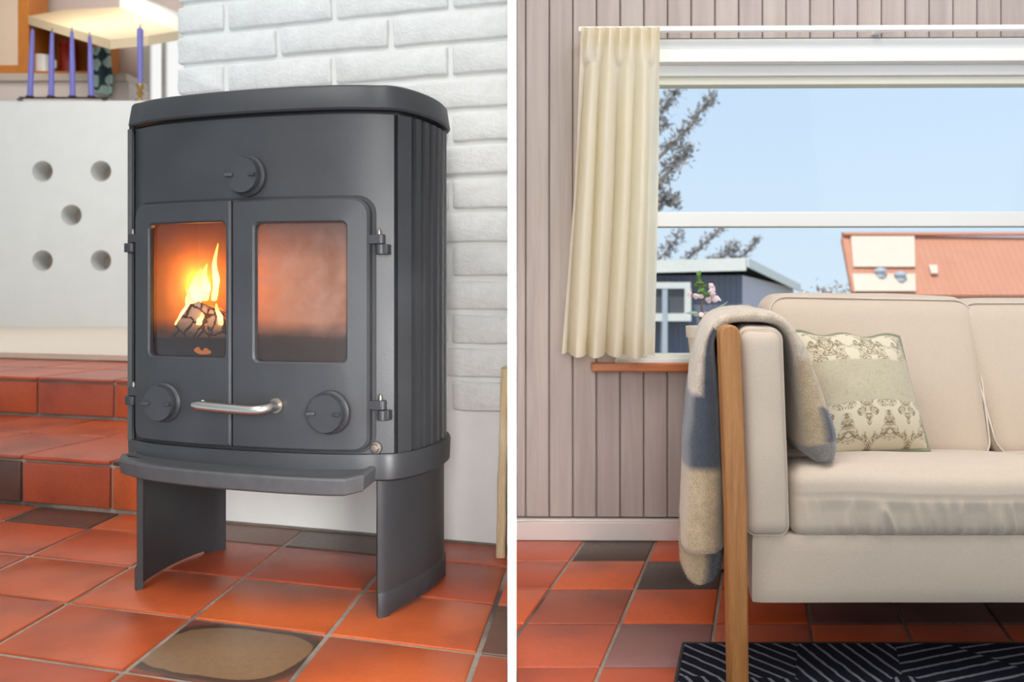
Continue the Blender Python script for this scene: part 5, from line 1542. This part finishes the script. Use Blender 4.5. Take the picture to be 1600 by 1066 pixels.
# its window
wy = 13.86
def shw(nm, x0, x1, y0, y1, mat, Y=wy, d=0.06):
    a = P(x0, y1, Y); c = P(x1, y0, Y); b = MB(); b.box(a.x - shd.location.x, c.x - shd.location.x, Y - SYd, Y + d - SYd + 0.2, a.z - GZ, c.z - GZ); return b.build(nm, M[mat], shd, 0)
shw('window_frame', 1000, 1079, 441, 451, 'fascia'); shw('window_frame', 1070, 1080, 451, 490, 'fascia'); shw('window_frame', 1000, 1080, 490, 502, 'fascia')
shw('pane', 1000, 1071, 450, 491, 'dark_glass', 13.93); shw('post_reflection', 1035, 1043, 452, 560, 'vent', 13.84)  # pale upright strip modelled for a white post's reflection
# red roofed house
Yh = 30.0
hs = empty('neighbour_house', (w3(1330, 455, Yh).x, Yh, GZ)); tag(hs, 'house with a wide orange tiled roof beyond the window', 'house')
def hrel(p): return (p.x - hs.location.x, p.y - hs.location.y, p.z - hs.location.z)
tl_, bl2 = w3(1315, 367, 31.3), w3(1333, 461, 29.6)
tr2, br2 = w3(1950, 376, 31.3), w3(1950, 461, 29.6)
b = MB(); q = [tl_, tr2, br2, bl2]
b.loft([[hrel(p) for p in q], [hrel(p + Vector((0, 0.1, -0.25))) for p in q]], True, True, True); b.build('roof', M['roof'], hs, 0)
b = MB(); q = [tl_ + Vector((0.3, 0, -0.02)), tr2, tr2 + Vector((0, 3, -2.2)), tl_ + Vector((2.6, 3, -2.2))]
b.loft([[hrel(p) for p in q], [hrel(p + Vector((0, -0.1, -0.2))) for p in q]], True, True, True); b.build('rear_roof', M['roof'], hs, 0)
b = MB(); b.box(w3(1345, 460, 30).x - hs.location.x, w3(1940, 460, 30).x - hs.location.x, 0.1, 3.5, 0, bl2.z - GZ - 0.1); b.build('wall', M['house'], hs, 0)
def onroof(x, y):
    t = (y - 367) / (461 - 367); Y = 31.3 + (29.6 - 31.3) * t; return P(x, y, Y - 0.06)
def rpatch(nm, x0, x1, y0, y1, mat, lift=0.05):
    q = [onroof(x0, y0), onroof(x1, y0), onroof(x1 + 1, y1), onroof(x0 + 4, y1)]
    b = MB(); b.loft([[hrel(p) for p in q], [hrel(p + Vector((0, -lift, lift * 0.6))) for p in q]], True, True, True); return b.build(nm, M[mat], hs, 0)
rpatch('pale_roof_sheet', 1329, 1428, 370, 418, 'roof_panel'); rpatch('pale_roof_sheet', 1331, 1429, 429, 456, 'roof_panel')
rpatch('ridge_cap', 1314, 1900, 365.5, 369, 'roof', 0.1)
for x, y in ((1376, 428), (1407, 434)):
    p = onroof(x, y + 6); b = MB(); b.lathe([(0.16, 0), (0.16, 0.22), (0.22, 0.23), (0.20, 0.32), (0.05, 0.36)], hrel(p), 'z', 16); b.build('roof_vent', M['vent'], hs, 40)
q = rpatch('roof_window', 1450, 1463, 416, 429, 'roof_panel', 0.08)
# bushes behind the sofa
def clump_mesh(name, spots, leaf_n, size, seed, parent, mat):
    r_ = random.Random(seed); b = MB()
    for (c, rx, ry, rzz, n) in spots:
        for _ in range(n):
            d = Vector((r_.gauss(0, 0.5), r_.gauss(0, 0.5), r_.gauss(0, 0.5)))
            p = Vector(c) + Vector((d.x * rx, d.y * ry, d.z * rzz))
            a = Vector((r_.uniform(-1, 1), r_.uniform(-1, 1), r_.uniform(-0.4, 1))).normalized(); s_ = a.cross(Vector((r_.uniform(-1, 1), r_.uniform(-1, 1), 1))).normalized()
            L = size * r_.uniform(0.6, 1.3); wv = L * 0.16
            b.add([p - s_ * wv, p + a * L * 0.5 - s_ * wv * 1.2, p + a * L, p + a * L * 0.5 + s_ * wv * 1.2, p + s_ * wv], [(0, 1, 2, 3, 4)])
    o = b.build(name, mat, parent, 0, fix=False); o['kind'] = 'stuff'; return o
bs = empty('bush', (w3(1300, 460, 18).x, 18, GZ)); tag(bs, 'low rusty brown bush showing just above the sofa back', 'bush')
clump_mesh('foliage', [(Vector(w3(x, 478, 18)) - bs.location, 0.28, 0.3, 0.45, 160) for x in (1275, 1290, 1305, 1316)], 1, 0.10, 4, bs, M['bush'])
b = MB(); b.tube([(0, 0, 0), (0, 0, 1.3)], 0.03, 8); b.build('stem', M['trunk'], bs, 40)

def tree(loc, branches, seed, label, sz):
    t = empty('pine_tree', loc); tag(t, label, 'tree')
    bt = MB(); spots = []
    Y = loc[1]
    for pxs, rad, dens in branches:
        pts = [tuple(Vector(w3(x, y, Y + dy)) - t.location) for x, y, dy in pxs]
        sp_ = cat_rom(pts, 6); n = len(sp_)
        bt.tube(sp_, [0.045 * (1 - 0.85 * k / (n - 1)) + 0.004 for k in range(n)], 6)
        for k in range(n):
            if k / n < 0.42: continue
            spots.append((sp_[k], rad, rad, rad, dens))
    bt.build('branches', M['trunk'], t, 60)
    bt = MB(); top = w3(branches[0][0][0][0], branches[0][0][0][1], Y).z - t.location.z
    bt.tube([(0, 0, 0), (0.05, 0, top * 0.5), (0, 0, top + 0.3), (0.1, 0, top + 1.6)], [0.16, 0.12, 0.09, 0.03], 10); bt.build('trunk', M['trunk'], t, 60)
    clump_mesh('foliage', [(s[0], s[1] * 0.8, s[2] * 0.8, s[3] * 0.8, int(s[4] * 0.55)) for s in spots], 1, sz * 0.8, seed, t, M['needles'])
tx = w3(985, 455, 12)
tree((tx.x, 12.0, GZ), [([(985, 330, 0), (1020, 300, 0), (1050, 262, 0), (1076, 235, 0)], 0.17, 60), ([(985, 290, 0), (1030, 245, 0), (1070, 205, 0), (1113, 150, 0)], 0.13, 55),
      ([(985, 250, 0), (1020, 200, 0), (1044, 160, 0), (1060, 135, 0)], 0.15, 40), ([(985, 360, 0), (1020, 335, 0), (1040, 310, 0), (1055, 318, 0)], 0.14, 40), ([(985, 240, 0), (1015, 215, 0), (1035, 195, 0)], 0.12, 30)],
     3, 'feathery grey pine with branches reaching up beside the curtain', 0.11)
tx = w3(1010, 455, 21)
tree((tx.x, 21, GZ), [([(1010, 420, 0), (1035, 400, 0), (1060, 370, 0)], 0.26, 80), ([(1010, 430, 0), (1060, 415, 0), (1095, 385, 0), (1125, 360, 0)], 0.15, 50), ([(1010, 440, 0), (1090, 415, 0), (1135, 398, 0), (1150, 385, 0)], 0.24, 60),
      ([(1010, 440, 0), (1110, 415, 0), (1160, 400, 0), (1184, 372, 0)], 0.11, 40)],
     8, 'dark shaggy pine tree rising behind the shed roof', 0.14)
